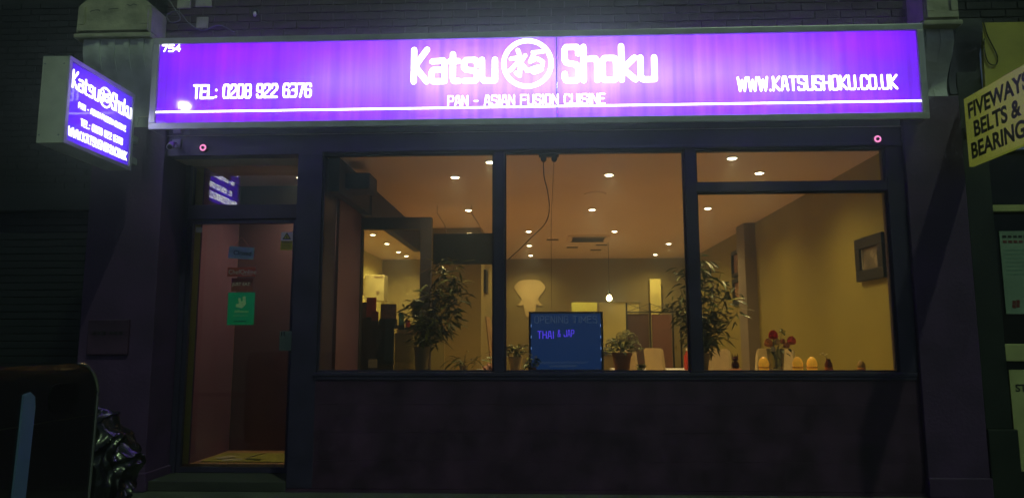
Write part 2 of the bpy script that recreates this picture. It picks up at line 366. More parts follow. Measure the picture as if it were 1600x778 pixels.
def capital(name, x0, x1, z0, z1, apex, parent):
    xm = (x0 + x1) / 2
    b = bmesh.new(); prism(b, [(x0, z0), (x1, z0), (x1, z1), (xm + .1, apex), (xm - .1, apex), (x0, z1)], 'y', -.27, .02)
    bmesh.ops.bevel(b, geom=b.edges[:], offset=.014, segments=2, affect='EDGES')
    for v in b.verts: v.co += Vector((random.uniform(-.004, .004), random.uniform(-.005, .005), random.uniform(-.004, .004)))
    cp = rp(name, b, STONE)
    t = .055
    for pts in ([(x0 + .02, z0 + .02), (x1 - .02, z0 + .02), (x1 - .02, z0 + .02 + t), (x0 + .02, z0 + .02 + t)],
                [(x0 + .02, z0 + .08), (x0 + .02 + t, z0 + .08), (x0 + .02 + t, z1 - .01), (x0 + .02, z1 - .01)],
                [(x1 - .02 - t, z0 + .08), (x1 - .02, z0 + .08), (x1 - .02, z1 - .01), (x1 - .02 - t, z1 - .01)]):
        bb = bmesh.new(); prism(bb, pts, 'y', -.288, -.262); rp('raised_border', bb, STONE, cp)
    for k in range(3):
        zz = z1 - .02 + random.uniform(-.03, .03); xx = x0 + .12 + k * .17
        ln = [(xx + j * .03, zz + random.uniform(-.012, .012)) for j in range(4)]
        rp('crack', strokes_mesh(bmesh.new(), [ln], .007, lambda u, v, l: (u, -.2765 - l, v)), BLACK, cp)
    rp('capital_moulding', BX(x0 - .015, x1 + .015, -.285, .01, z0 - .045, z0 - .003, .012), STONE, cp)
capital('capital', -4.19, -3.51, 4.03, 4.29, 4.50, R)
co2 = rp('console', console(3.285, 3.575, 3.38, 3.955, .15), CONS, smooth=True)
for k in range(2):
    rp('flute_rib', console(3.34 + k * .12, 3.39 + k * .12, 3.40, 3.95, .16), CONS, co2, smooth=True)
capital('capital', 3.30, 3.60, 4.00, 4.36, 4.52, R)
# street side shopfront
rp('fascia_board', BX(-3.42, 3.16, -.015, .12, 2.958, 3.1395), NAVY)
rp('lower_fascia_bead', BX(-1.98, 3.16, -.04, -.0155, 2.965, 2.995, .006), NAVY)
ris = rp('stall_riser', BX(-2.2, 3.158, .012, .2, .002, .97), PURP)
for k in range(4):
    z0 = .03 + k * .236
    rp('riser_board', BX(-2.198, 3.156, -.018, .0115, z0 + .0008, z0 + .2352, .001), PURP, ris)
rp('riser_skirting', BX(-2.2, 3.16, -.03, .0, .001, .028), PURP, ris)
sl = rp('window_sill', BX(-2.0, 3.15, -.034, .10, .9745, 1.008, .006), NAVY)
rp('sill_moulding', BX(-1.99, 3.14, -.027, -.019, .945, .9735, .003), NAVY, sl)
rp('inner_ledge', BX(-1.93, 3.05, .1005, .48, .962, 1.006, .004), LEDGE)
def post(name, *a, **k): return rp(name, BX(*a, .004), NAVY, **k)
post('window_post', -2.2, -1.975, -.02, .46, .0305, 2.957)
post('mullion', -.420, -.332, -.03, .09, 1.009, 2.957)
post('mullion', 1.268, 1.362, -.03, .09, 1.009, 2.957)
post('window_post', 3.012, 3.159, -.025, .10, 1.009, 2.957)
post('transom_bar', 1.363, 3.011, -.022, .085, 2.573, 2.648)
for (x0, x1, z0, z1) in ((-1.974, -.421, 1.009, 2.957), (-.331, 1.267, 1.009, 2.957), (1.363, 3.011, 1.009, 2.572), (1.363, 3.011, 2.649, 2.957)):
    p = rp('pane', BX(x0, x1, .030, .036, z0, z1), GLASS)
    f = .018
    for q in ((x0, x0 + f, z0, z1), (x1 - f, x1, z0, z1), (x0 + f, x1 - f, z0, z0 + f), (x0 + f, x1 - f, z1 - f, z1)):
        rp('glazing_bead', BX(q[0] + .0005, q[1] - .0005, .008, .0295, q[2] + .0005, q[3] - .0005), NAVY, p)
# door recess and door
rp('door_step', BX(-3.418, -2.202, -.03, .47, .002, .085, .006), mat('worn_step', (.035, .035, .035), .7, var=.3, scale=12, bump=.3))
post('door_jamb', -3.418, -3.37, .34, .46, .086, 2.957)
post('door_jamb', -2.275, -2.201, .34, .46, .086, 2.957)
post('door_head', -3.369, -2.276, .345, .455, 2.43, 2.57)
tp = rp('transom_pane', BX(-3.369, -2.276, .395, .401, 2.571, 2.957), glass('boosted_transom_glass', (.9, .92, .9), 2.6))  # reflectance raised past plain glass to brighten the mirrored sign
D = rp('entrance_door', bmesh.new(), NAVY)
bm = bmesh.new()
for q in ((-3.366, -3.335, .09, 2.428), (-2.36, -2.278, .09, 2.428), (-3.335, -2.36, .09, .135), (-3.335, -2.36, 2.39, 2.428)): box(bm, q[0], q[1], .37, .42, q[2], q[3])
bm.to_mesh(D.data); bm.free()
rp('glass', BX(-3.334, -2.361, .392, .398, .136, 2.389), GLASS, D)
rp('lock', lathe(bmesh.new(), [(.016, 0), (.016, .012)], (0, 0, 0), 14), CHROME, D).matrix_basis = Matrix.Translation((-2.32, .37, 1.655)) @ Matrix.Rotation(PI / 2, 4, 'X')
rp('push_plate', BX(-2.445, -2.325, .352, .3685, 1.19, 1.37, .004), mat('verdigris_plate', (.22, .30, .25), .45, metal=.3, var=.2), D)
for k in range(2): rp('plate_mark', BX(-2.43 + k * .025, -2.42 + k * .025, .350, .3515, 1.325, 1.365), BLACK, D)
# door stickers
def sticker(name, x0, x1, z0, z1, m, label=None): return rp(name, BX(x0, x1, .3895, .3915, z0, z1), m, D, label=label)
RED = mat('sticker_red', (.62, .13, .06), .5, var=.1); GRN = mat('sticker_green', (.0, .42, .20), .5, var=.08); YEL = mat('sticker_yellow', (.62, .58, .05), .5, var=.06)
INKW = mat('ink_cream', (.75, .70, .55), .6, var=0); INKG = mat('ink_light_green', (.45, .70, .35), .6, var=0)
sticker('sticker', -2.985, -2.715, 1.885, 1.973, RED, 'orange red sticker with cream lettering ChefOnline')
typed('lettering', 'ChefOnline', .058, (-2.975, .3885, 1.91), FR, INKW, D, .0008)
rp('lettering_underline', BX(-2.84, -2.75, .3880, .3893, 1.897, 1.901), INKW, D)
sticker('sticker', -2.94, -2.735, 1.745, 1.872, mat('sticker_dark_red', (.20, .05, .04), .5, var=.25, scale=12), 'small dark red sticker reading JUST EAT')
typed('lettering', 'JUST EAT', .042, (-2.93, .3885, 1.80), FR, INKW, D, .0006)
sticker('sticker', -2.965, -2.708, 1.43, 1.735, GRN, 'large green sticker with pale animal head emblem')
bm = bmesh.new(); prism(bm, [(-2.89, 1.60), (-2.83, 1.585), (-2.79, 1.625), (-2.795, 1.665), (-2.80, 1.70), (-2.825, 1.695), (-2.822, 1.655), (-2.838, 1.65), (-2.85, 1.685), (-2.868, 1.68), (-2.858, 1.63), (-2.885, 1.625)], 'y', .3880, .3893); rp('emblem', bm, INKG, D)
typed('lettering', 'deliveroo', .036, (-2.90, .3885, 1.545), FR, INKG, D, .0004)
rp('lettering_line', BX(-2.91, -2.77, .3880, .3893, 1.515, 1.518), INKG, D)
rp('lettering_line', BX(-2.90, -2.78, .3880, .3893, 1.46, 1.468), mat('ink_dark_green', (.0, .1, .05), .6, var=0), D)
sticker('sticker', -2.482, -2.368, 2.225, 2.308, WHITE, 'white and yellow warning sticker with black triangle')
sticker('sticker', -2.482, -2.368, 2.135, 2.2245, YEL)
bm = bmesh.new(); prism(bm, [(-2.467, 2.238), (-2.383, 2.238), (-2.425, 2.303)], 'y', .3885, .3893); rp('warning_triangle', bm, BLACK, D)
bm = bmesh.new(); prism(bm, [(-2.452, 2.246), (-2.398, 2.246), (-2.425, 2.288)], 'y', .3878, .3884); rp('triangle_field', bm, YEL, D)
rp('triangle_mark', BX(-2.429, -2.421, .3870, .3877, 2.25, 2.272), BLACK, D)
typed('lettering', 'WARNING', .021, (-2.474, .3885, 2.203), FR, BLACK, D, .0005)
for k in range(3): rp('lettering_line', BX(-2.47, -2.385, .3885, .3893, 2.188 - k * .016, 2.191 - k * .016), BLACK, D)
sticker('tape_corner', -3.31, -3.25, 2.31, 2.36, PAPER)
# interior shell
rp('interior_floor', BX(-3.42, 3.2, .471, 9.9, -.02, .15), WOODF)
rp('interior_ceiling', BX(-3.42, 3.2, .125, 9.9, 2.96, 3.10), CEIL)
rp('right_wall', BX(3.06, 3.157, .125, 8.42, .151, 2.9595), WALLR)
rp('left_wall', BX(-3.417, -3.30, .465, 9.8, .151, 2.9595), MAROON if False else WALLY)
rp('lobby_left_lining', BX(-3.2995, -3.285, .465, 1.299, .151, 2.9590), MAROON)
wb = bmesh.new()
for q in ((-3.30, .60, .151, 2.9595), (1.96, 3.06, .151, 2.9595), (.60, 1.96, 2.07, 2.9595), (.60, 1.96, .151, 1.05)): box(wb, q[0], q[1], 8.4, 8.5, q[2], q[3])
rp('back_wall', wb, WALLB)
hb = bmesh.new()
for q in ((.5, 2.1, 9.7, 9.8, .151, 2.95), (.50, .58, 8.51, 9.699, .151, 2.95), (2.0, 2.08, 8.51, 9.699, .151, 2.95)): box(hb, *q)
rp('kitchen_wall', hb, WALLY)
HTM = mat('hatch_timber', (.34, .28, .14), .6)
ht = rp('hatch_frame', BX(.56, 2.0, 8.37, 8.399, 2.07, 2.10), HTM)
rp('hatch_post', BX(1.115, 1.16, 8.372, 8.399, 1.05, 2.069), HTM, ht); rp('hatch_shelf', BX(.6, 1.96, 8.30, 8.399, 1.02, 1.05), WHITE, ht)
rp('hatch_panel', BX(1.17, 1.955, 8.41, 8.44, 1.06, 2.06), WALLY, ht)
rp('pier', BX(2.16, 2.38, 8.22, 8.399, .152, 2.52), WALLY)
rp('wall_column', BX(2.90, 3.0595, 4.05, 4.45, .152, 2.9590), mat('column_paint', (.24, .195, .13), .8, var=.06))
rp('partition_wall', BX(-1.64, -.90, 4.30, 4.42, .152, 2.959), WALLB)
rp('return_wall', BX(-1.0, -.90, 4.4205, 8.399, .152, 2.959), WALLB)
rp('bulkhead', BX(-1.96, -1.86, 1.41, 4.6, 2.64, 2.9585), BULK)
rp('bulkhead', BX(-1.96, -1.86, .127, 1.299, 2.64, 2.9585), BULK)
# entrance lobby
lb = rp('lobby_partition', BX(-3.2835, -2.035, 1.30, 1.40, .152, 2.9585), MAROOND)
rp('lobby_side_wall', BX(-1.972, -1.945, .462, 1.299, .152, 2.639), MAROOND)
rp('panel_trim', BX(-2.62, -2.60, 1.285, 1.2995, .16, 2.95), MAROOND, lb)
sc = rp('lobby_screen', BX(-2.034, -1.935, 1.30, 1.40, .152, 2.639), BULK)
rp('screen_post', BX(-1.30, -1.185, 1.30, 1.40, .152, 2.60), BULK, sc)
rp('screen_header', BX(-1.934, -1.301, 1.30, 1.40, 2.475, 2.60), BULK, sc)
rp('pane', BX(-1.934, -1.301, 1.345, 1.351, .152, 2.4745), GLASS, sc)
rp('air_curtain', BX(-1.858, -1.62, .30, .62, 2.70, 2.86, .02), BULK)
# ================================================================== LIGHT BOX SIGN
SG = thing('shop_sign', 'long purple illuminated fascia sign with white lettering above the windows', 'sign', (0, -.02, 3.14))
def sp(name, bm, m, parent=None, **k): return obj(name, bm, m, parent or SG, **k)
X0, X1, Z0, Z1, YF = -3.46, 3.275, 3.140, 3.965, -.25
sp('housing', BX(X0, X1, -.034, -.018, Z0, Z1), INSIDE)
OPAL = acrylic('spill_casing', (.50, .85, .80), .4, (3, 1, 1))
for z, yb in ((Z0, -.0345), (Z1, -.0345)): sp('spill_return', quad(bmesh.new(), (X0, YF + .004, z), (X1, YF + .004, z), (X1, yb, z), (X0, yb, z)), OPAL)  # translucent returns added to spill light onto the fascia and bricks
for q in ((X0, X0 + .012), (X1 - .012, X1)): sp('housing_side', BX(q[0], q[1], YF + .004, -.0345, Z0 + .001, Z1 - .001), INSIDE)
t = .048
for q in ((X0 - .008, X1 + .008, Z0 - .008, Z0 + t), (X0 - .008, X1 + .008, Z1 - t, Z1 + .008), (X0 - .008, X0 + t, Z0 + t + .001, Z1 - t - .001), (X1 - t, X1 + .008, Z0 + t + .001, Z1 - t - .001)):
    sp('frame_rail', BX(q[0], q[1], YF - .022, YF + .0035, q[2], q[3], .004), ALU)
for q in ((X0 - .0075, X0 - .0005, Z0, Z1), (X1 + .0005, X1 + .0075, Z0, Z1)):
    sp('casing', BX(q[0], q[1], YF + .004, -.016, q[2], q[3]), HOUS)
sp('flashing_upstand', BX(X0 - .02, X1 + .02, -.016, -.0005, Z1 + .01, 4.07), LEAD)
VINYL = acrylic('violet_vinyl', (.51, .29, .98), .48, (9, 1, .35))
for a, b in ((X0 + t, .136), (.144, X1 - t)):
    sp('face_panel', quad(bmesh.new(), (a, YF, Z0 + t), (b, YF, Z0 + t), (b, YF, Z1 - t), (a, YF, Z1 - t)), VINYL)
sp('panel_joint', BX(.1365, .1435, YF - .003, YF + .02, Z0 + t, Z1 - t), LEAD)
TUBEV = emitter('violet_led_tube', (.33, .0, 1.0), 26); TUBEW = emitter('white_fill_light', (.8, .95, 1.0), 17); LETW = emitter('lit_white_letter', (.94, .98, 1), 5.5)
tv = [(x, z) for z in (3.30, 3.80) for x in (-2.85, -1.75, -.65, .45, 1.55, 2.65)]
for x, z in tv: sp('violet_tube', tube(bmesh.new(), [(x - .5, -.075, z), (x + .5, -.075, z)], .012, 8), TUBEV)
for x, r in ((-1.65, .008), (-.62, .024), (.30, .027), (1.16, .013), (2.05, .008)): sp('white_fill_tube', tube(bmesh.new(), [(x - .42, -.07, 3.55), (x + .42, -.07, 3.55)], r, 8), TUBEW)  # added white tubes; their wash stands in for lens bloom at mid sign
PF = lambda u, v, l: (u, YF - .004 - l, v)
for txt, u0, u1, v0, v1, th in (('754', -3.398, -3.222, 3.848, 3.915, .012), ('TEL: 0208 922 6376', -3.09, -2.02, 3.405, 3.540, .0185), ('Katsu', -1.14, -.375, 3.508, 3.850, .050),
                                ('Shoku', .185, 1.012, 3.495, 3.850, .050), ('PAN - ASIAN FUSION CUISINE', -.815, .558, 3.305, 3.402, .0115), ('WWW.KATSUSHOKU.CO.UK', 1.69, 3.045, 3.395, 3.530, .0175)):
    letters(txt, u0, u1, v0, v1, th, PF, LETW, SG)
sp('emblem_ring', strokes_mesh(bmesh.new(), ring_lines(-.115, 3.682, .208), .040, PF), LETW)
sp('emblem', strokes_mesh(bmesh.new(), emblem(-.115, 3.682, .20), .034, PF), LETW)
for a, b in ((X0 + t, .136), (.144, X1 - t)): sp('white_line', BX(a, b, YF - .006, YF - .002, 3.284, 3.299), LETW)
# ------------------------------------------------------------------ left projecting sign
PS = thing('projecting_sign', 'small illuminated purple box sign projecting from the left pilaster', 'sign', (-3.7, -.29, 2.76))
def pp(name, bm, m, parent=None, **k): return obj(name, bm, m, parent or PS, **k)
a0, a1, y0, y1, z0, z1 = -3.80, -3.60, -1.18, -.29, 2.757, 3.436
bm = bmesh.new()
for q in ((a0, a0 + .008, y0, y1, z0, z1), (a0 + .0085, a1 - .002, y0, y0 + .008, z0, z1), (a0 + .0085, a1 - .002, y1 - .008, y1, z0, z1), (a0 + .0085, a1 - .002, y0 + .0085, y1 - .0085, z0, z0 + .008), (a0 + .0085, a1 - .002, y0 + .0085, y1 - .0085, z1 - .008, z1)): box(bm, *q)
pp('housing', bm, mat('projecting_sign_housing', (.46, .48, .42), .6, var=.2, scale=5))
for q in ((y0 - .003, y1 + .003, z0 - .003, z0 + .03), (y0 - .003, y1 + .003, z1 - .03, z1 + .003), (y0 - .003, y0 + .03, z0 + .031, z1 - .031), (y1 - .03, y1 + .003, z0 + .031, z1 - .031)):
    pp('frame_rail', BX(a1 - .0015, a1 + .016, q[0], q[1], q[2], q[3], .003), ALU)
for zz in (z0 + .06, z1 - .06):
    for xx in (a0 + .02, a1 - .03): pp('screw', BX(xx - .006, xx + .006, y0 - .005, y0 - .0005, zz - .006, zz + .006, .002), CHROME)
pp('mounting_bracket', BX(-3.73, -3.67, -.2895, -.055, 3.06, 3.12), HOUS)
pp('mounting_bracket', BX(-3.73, -3.67, -.2895, -.055, 2.86, 2.92), HOUS)
VIN2 = acrylic('blue_violet_vinyl', (.45, .32, .98), .15, (1, 3, 1))
pp('face_panel', quad(bmesh.new(), (a1, y0 + .03, z0 + .03), (a1, y1 - .03, z0 + .03), (a1, y1 - .03, z1 - .03), (a1, y0 + .03, z1 - .03)), VIN2)
TUBEB = emitter('blue_violet_led_tube', (.19, .02, 1.0), 15)
for zz in (2.93, 3.26): pp('led_tube', tube(bmesh.new(), [(-3.74, y0 + .1, zz), (-3.74, y1 - .1, zz)], .014, 8), TUBEB)
PR = lambda u, v, l: (a1 + .004 + l, u, v)
LETP = emitter('lit_white_letter_small', (.96, .98, 1), 4.5)
for txt, u0, u1, v0, v1, th in (('Katsu', -1.125, -.785, 3.205, 3.355, .018), ('Shoku', -.615, -.325, 3.205, 3.355, .018), ('PAN - ASIAN FUSION CUISINE', -1.03, -.385, 3.075, 3.125, .0075),
                                ('TEL: 0208 922 6376', -.99, -.42, 2.945, 3.005, .0095), ('WWW.KATSUSHOKU.CO.UK', -1.125, -.345, 2.828, 2.905, .0105)):
    letters(txt, u0, u1, v0, v1, th, PR, LETP, PS)
pp('emblem_ring', strokes_mesh(bmesh.new(), ring_lines(-.70, 3.272, .078), .015, PR), LETP)
pp('emblem', strokes_mesh(bmesh.new(), emblem(-.70, 3.272, .075), .013, PR), LETP)

# ================================================================== NEIGHBOURS
LN = thing('brick_building', 'dark brick building set back left of the restaurant', 'building', (-5.5, 1.3, 0))
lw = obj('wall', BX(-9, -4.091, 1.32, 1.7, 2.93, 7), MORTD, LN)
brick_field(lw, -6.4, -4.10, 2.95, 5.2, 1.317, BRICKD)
obj('shutter_box', BX(-9, -4.1, 1.20, 1.3195, 2.70, 2.93), mat('shutter_dark', (.009, .011, .015), .5, var=.2), LN)
sh = obj('shutter', BX(-9, -4.1, 1.34, 1.40, .002, 2.70), MATS['shutter_dark'], LN)
s0 = None
for k in range(34):
    z = .02 + k * .079
    if s0 is None: s0 = obj('shutter_slat', BX(-6.6, -4.1, 1.315, 1.339, z, z + .074, .008), MATS['shutter_dark'], sh)
    else: inst(s0, (0, 0, k * .079), (0, 0, 0), sh)
RN = thing('neighbour_shop', 'dark green neighbouring shop with posters in its window at right edge', 'building', (4.6, 0, 0))
def np_(name, bm, m, parent=None, **k): return obj(name, bm, m, parent or RN, **k)
DG = mat('dark_green_paint', (.013, .018, .016), .45, var=.25, scale=4, bump=.1)
YF2 = mat('faded_yellow_fascia', (.46, .40, .075), .6, var=.2, scale=3, bump=.1)
YP = mat('pale_yellow_green_panel', (.42, .42, .20), .6, var=.15, scale=4)
np_('pilaster', BX(3.658, 3.872, -.05, .4, .55, 3.9, .006), DG)
np_('pilaster_base', BX(3.659, 3.90, -.075, .4, .001, .549, .01), DG)
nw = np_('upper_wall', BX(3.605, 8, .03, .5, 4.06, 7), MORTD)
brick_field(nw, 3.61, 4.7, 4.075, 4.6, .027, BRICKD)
np_('console', console(3.60, 3.83, 3.42, 4.05, .14), mat('dark_console', (.03, .032, .05), .7), smooth=True)
bm = bmesh.new(); prism(bm, [(3.84, 2.95)] + [(3.845 + .055 * (i / 10) + random.uniform(-.008, .008), 3.1 + .95 * i / 10) for i in range(11)] + [(6.5, 4.05), (6.5, 2.95)], 'y', -.09, -.055)
np_('fascia_board', bm, YF2)
np_('shop_window', BX(3.873, 8, .10, .12, 1.05, 2.95), DARKGL)
np_('window_bar', BX(3.873, 8, .02, .099, 2.385, 2.44), YP)
np_('window_sill', BX(3.873, 8, -.02, .099, 1.10, 1.245, .008), YP)
np_('riser', BX(3.901, 8, .03, .3, .001, 1.099), DG)
po = np_('poster', BX(3.99, 4.55, .088, .0995, 1.50, 2.22), mat('teal_green_poster', (.24, .34, .28), .5, var=.45, scale=1.3), label='teal and green poster with dark red printing in the window')
INKD = mat('ink_black', (.015, .015, .016), .6, var=0); INKR = mat('ink_maroon', (.15, .02, .02), .6, var=0)
for z, n, m in ((2.16, 7, INKD), (2.115, 7, INKR)):
    for k in range(n): np_('poster_mark', BX(4.015 + k * .045, 4.046 + k * .045, .086, .0875, z, z + .022), m, po)
for k in range(7): np_('poster_line', BX(4.02, 4.30, .086, .0875, 2.05 - k * .035, 2.054 - k * .035), mat('ink_teal', (.1, .25, .2), .6, var=0), po)
for dx, dz in ((0, 0), (.034, .006), (.004, .034), (.038, .04)): np_('poster_logo_pane', BX(4.045 + dx, 4.073 + dx, .086, .0875, 1.55 + dz, 1.58 + dz), INKR, po)
np_('poster_figure', lathe(bmesh.new(), [(.001, 0), (.09, .03), (.12, .1), (.07, .2), (.001, .24)], (4.32, .1, 1.70), 16, False), mat('poster_figure_dark', (.03, .05, .03), .6), po)
p2 = np_('notice_panel', BX(3.925, 4.7, .018, .0295, .20, 1.03), YP, label='pale yellow green panel with dark lettering below the window sill')
typed('lettering', 'STO', .085, (3.965, .0165, .85), FR, INKD, RN, .002)
typed('lettering', 'F', .22, (4.0, .0165, .24), FR, INKD, RN, .008)
for q in ((4.02, 4.6, .715, .722), (4.02, 4.6, .44, .447), (4.02, 4.027, .448, .714)): np_('printed_frame', BX(q[0], q[1], .0160, .0178, q[2], q[3]), INKD, p2)
# neighbour's projecting sign
YS = thing('yellow_projecting_sign', 'yellow projecting sign with black lettering at the right edge of the street', 'sign', (3.72, -.1, 2.75))
YSM = mat('yellow_sign_face', (.62, .64, .12), .45, var=.08, scale=3, emit=(.72, .80, .10), estr=.115)  # low emission added, as the street light misses this face
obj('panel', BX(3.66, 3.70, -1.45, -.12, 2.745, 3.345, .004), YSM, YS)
obj('bracket', BX(3.67, 3.69, -.1195, -.051, 3.0, 3.1), IRON, YS)
for s_, zz in (('FIVEWAYS', 3.155), ('BELTS &', 2.98), ('BEARINGS', 2.805)):
    o = typed('lettering', s_, .185, (3.6585, -.165 if s_ != 'BELTS &' else -.225, zz), (PI / 2, 0, -PI / 2), INKD, None, .006, 'LEFT', .92)
    b = bmesh.new(); b.from_mesh(o.data); bpy.data.objects.remove(o); seen = set()
    for v0_ in b.verts[:]:
        if v0_ in seen: continue
        st, isl = [v0_], []
        seen.add(v0_)
        while st:
            v = st.pop(); isl.append(v)
            for e in v.link_edges:
                q = e.other_vert(v)
                if q not in seen: seen.add(q); st.append(q)
        nb = bmesh.new(); mp_ = {v: nb.verts.new(v.co) for v in isl}
        for f in {f for v in isl for f in v.link_faces}: nb.faces.new([mp_[v] for v in f.verts])
        obj('letter', nb, INKD, YS)
    b.free()

# ================================================================== small things on the facade
cc = thing('security_camera', 'small bullet security camera under the left end of the purple sign', 'camera', (-3.33, -.02, 3.06))
GREYC = mat('camera_casing', (.35, .36, .38), .4, var=.1)
obj('wall_plate', BX(-3.37, -3.29, -.035, -.0155, 3.03, 3.11, .006), GREYC, cc)
obj('arm', tube(bmesh.new(), [(-3.33, -.03, 3.07), (-3.33, -.10, 3.06), (-3.31, -.14, 3.03)], .009), GREYC, cc, smooth=True)
obj('body', tube(bmesh.new(), [(-3.34, -.09, 3.04), (-3.29, -.22, 2.985)], .028, 14), GREYC, cc, smooth=True)
obj('lens', tube(bmesh.new(), [(-3.289, -.2205, 2.984), (-3.286, -.228, 2.981)], .020, 14), BLACK, cc)
PINK = emitter('infrared_glow', (1.0, .28, .62), 1.3)
def dome(x, z, label):
    d = thing('dome_camera', label, 'camera', (x, -.02, z))
    obj('base', tube(bmesh.new(), [(x, -.0155, z), (x, -.05, z)], .036, 18), BLACK, d, smooth=True)
    obj('lens', tube(bmesh.new(), [(x, -.0505, z), (x, -.066, z)], .012, 14), BLACK, d, smooth=True)
    b = bmesh.new(); n = 26
    I = [[b.verts.new((x + r * math.cos(2 * PI * k / n), yy, z + r * math.sin(2 * PI * k / n))) for k in range(n)] for r, yy in ((.015, -.054), (.022, -.060), (.031, -.054))]
    for i in range(2):
        for k in range(n): b.faces.new((I[i][k], I[i][(k + 1) % n], I[i + 1][(k + 1) % n], I[i + 1][k]))
    obj('infrared_ring', b, PINK, d)
dome(-3.07, 3.02, 'dome camera with pink infrared ring above the entrance door')
dome(2.94, 3.02, 'dome camera with pink infrared ring above the right window')
fl = thing('wall_lamp', 'small unlit bulkhead lamp on the bricks above the sign', 'lamp', (-2.65, -.0, 4.30))
obj('base', tube(bmesh.new(), [(-2.65, -.014, 4.32), (-2.65, -.03, 4.32)], .022, 12), IRON, fl)
obj('cage', strokes_mesh(bmesh.new(), ring_lines(-2.65, 4.315, .03, 14), .006, lambda u, v, l: (u, -.034 - l, v)), CHROME, fl)
obj('bulb', lathe(bmesh.new(), [(.002, -.03), (.013, -.02), (.016, 0), (.01, .02)], (-2.65, -.05, 4.29), 12), WHITE, fl, smooth=True)
def cable(label, pts, r, m=None, name='cable', cat='cable'):
    cu = [Vector(p) for p in pts]; out = []
    for i in range(len(cu) - 1):
        p0, p1, p2, p3 = cu[max(i - 1, 0)], cu[i], cu[i + 1], cu[min(i + 2, len(cu) - 1)]
        for j in range(6):
            q = j / 6; out.append(.5 * ((2 * p1) + (p2 - p0) * q + (2 * p0 - 5 * p1 + 4 * p2 - p3) * q * q + (3 * p1 - p0 - 3 * p2 + p3) * q ** 3))
    out.append(cu[-1]); return obj(name, tube(bmesh.new(), out, r, 6), m or IRON, label=label, cat=cat, smooth=True)
cable('tangle of thin cables on the bricks beside the left capital', [(-3.50, -.03, 4.48), (-3.42, -.045, 4.36), (-3.36, -.04, 4.26), (-3.44, -.05, 4.22), (-3.49, -.04, 4.30), (-3.38, -.05, 4.33), (-3.28, -.03, 4.22), (-3.15, -.025, 4.15), (-3.0, -.02, 4.20), (-2.85, -.02, 4.13)], .006, mat('cable_grey', (.16, .16, .19), .6, var=.1))
cable('loop of black cable hanging over the yellow fascia board', [(3.90, -.10, 4.05), (3.925, -.10, 3.92), (3.99, -.10, 3.74), (3.97, -.10, 3.66), (3.91, -.10, 3.68), (3.885, -.10, 3.80), (3.895, -.10, 3.90)], .005)
cable('thin white wire between the console and the purple sign', [(-3.66, -.10, 3.27), (-3.58, -.20, 3.265), (-3.50, -.20, 3.275), (-3.462, -.20, 3.29)], .004, WHITE)
sb = thing('door_sensor', 'black sensor box with two humps at the top of the middle window', 'sensor', (.07, .05, 2.93))
obj('body', BX(-.02, .16, .04, .10, 2.925, 2.957, .006), BLACK, sb)
for xx in (.022, .118): obj('eye', lathe(bmesh.new(), [(.012, -.035), (.026, -.02), (.028, .012)], (xx, .07, 2.915), 14), BLACK, sb, smooth=True)
cable('dark wire hanging from the sensor box and curling left', [(.02, .09, 2.90), (.025, .09, 2.75), (.055, .10, 2.62), (.07, .10, 2.45), (.03, .10, 2.32), (-.09, .10, 2.20), (-.19, .10, 2.10), (-.30, .10, 2.00)], .005, name='hanging_wire', cat='wire')
cable('thin straight wire hanging from the sensor box', [(.115, .09, 2.89), (.10, .09, 2.6), (.085, .09, 2.3), (.085, .09, 1.55)], .0022, mat('wire_brown', (.10, .06, .035), .6, var=.1), name='hanging_wire', cat='wire')

# ================================================================== LITTER BIN AND BAG
LB = thing('waste_container', 'glossy black waste container with rounded lid and pale strip on its side', 'bin', (-3.2, -2.5, 0))
def binprof(y0, y1, ztop, r, z0, tap):
    p = [(y0 + tap, z0), (y1 - tap, z0)]
    p += [(y1 - r + r * math.cos(a), ztop - r + r * math.sin(a)) for a in [i * PI / 2 / 9 for i in range(10)]]
    p += [(y0 + .06 + .06 * math.cos(a), ztop - .06 + .06 * math.sin(a)) for a in [PI / 2 + i * PI / 2 / 5 for i in range(6)]]
    return p
bm = bmesh.new(); prism(bm, binprof(-3.08, -1.98, 1.145, .20, .02, .03), 'x', -3.75, -2.69); obj('body', bm, GLOSSB, LB, smooth=True)
p = binprof(-3.08, -1.98, 1.145, .20, .02, .03)
obj('edge_rim', tube(bmesh.new(), [(-2.687, y, z) for y, z in p[1:12]], .009, 8), CHROME, LB, smooth=True)
bm = bmesh.new(); prism(bm, [(-2.45 + .10 * math.copysign(abs(math.cos(a)) ** .5, math.cos(a)) * 1.2 + .16, .965 + .075 * math.copysign(abs(math.sin(a)) ** .5, math.sin(a))) for a in [i * 2 * PI / 28 for i in range(28)]], 'x', -2.6895, -2.683)
obj('aperture', bm, mat('aperture_gloss', (.006, .006, .006), .05, var=0), LB, smooth=True)
STRIP = mat('silver_blue_strip', (.12, .19, .36), .35, metal=.2, var=.15)
bm = bmesh.new(); prism(bm, [(-2.66, .06), (-2.56, .06), (-2.525, .93), (-2.535, .985), (-2.57, 1.01), (-2.625, 1.0)], 'x', -2.6895, -2.678)
bmesh.ops.bevel(bm, geom=[e for e in bm.edges if e.calc_length() > .02], offset=.004, segments=2, affect='EDGES'); obj('side_strip', bm, STRIP, LB, smooth=True)
obj('lid_seam', BX(-3.752, -2.6885, -3.05, -2.01, .835, .842), BLACK, LB)
bm = bmesh.new(); bmesh.ops.create_icosphere(bm, subdivisions=6, radius=1)
from mathutils import noise
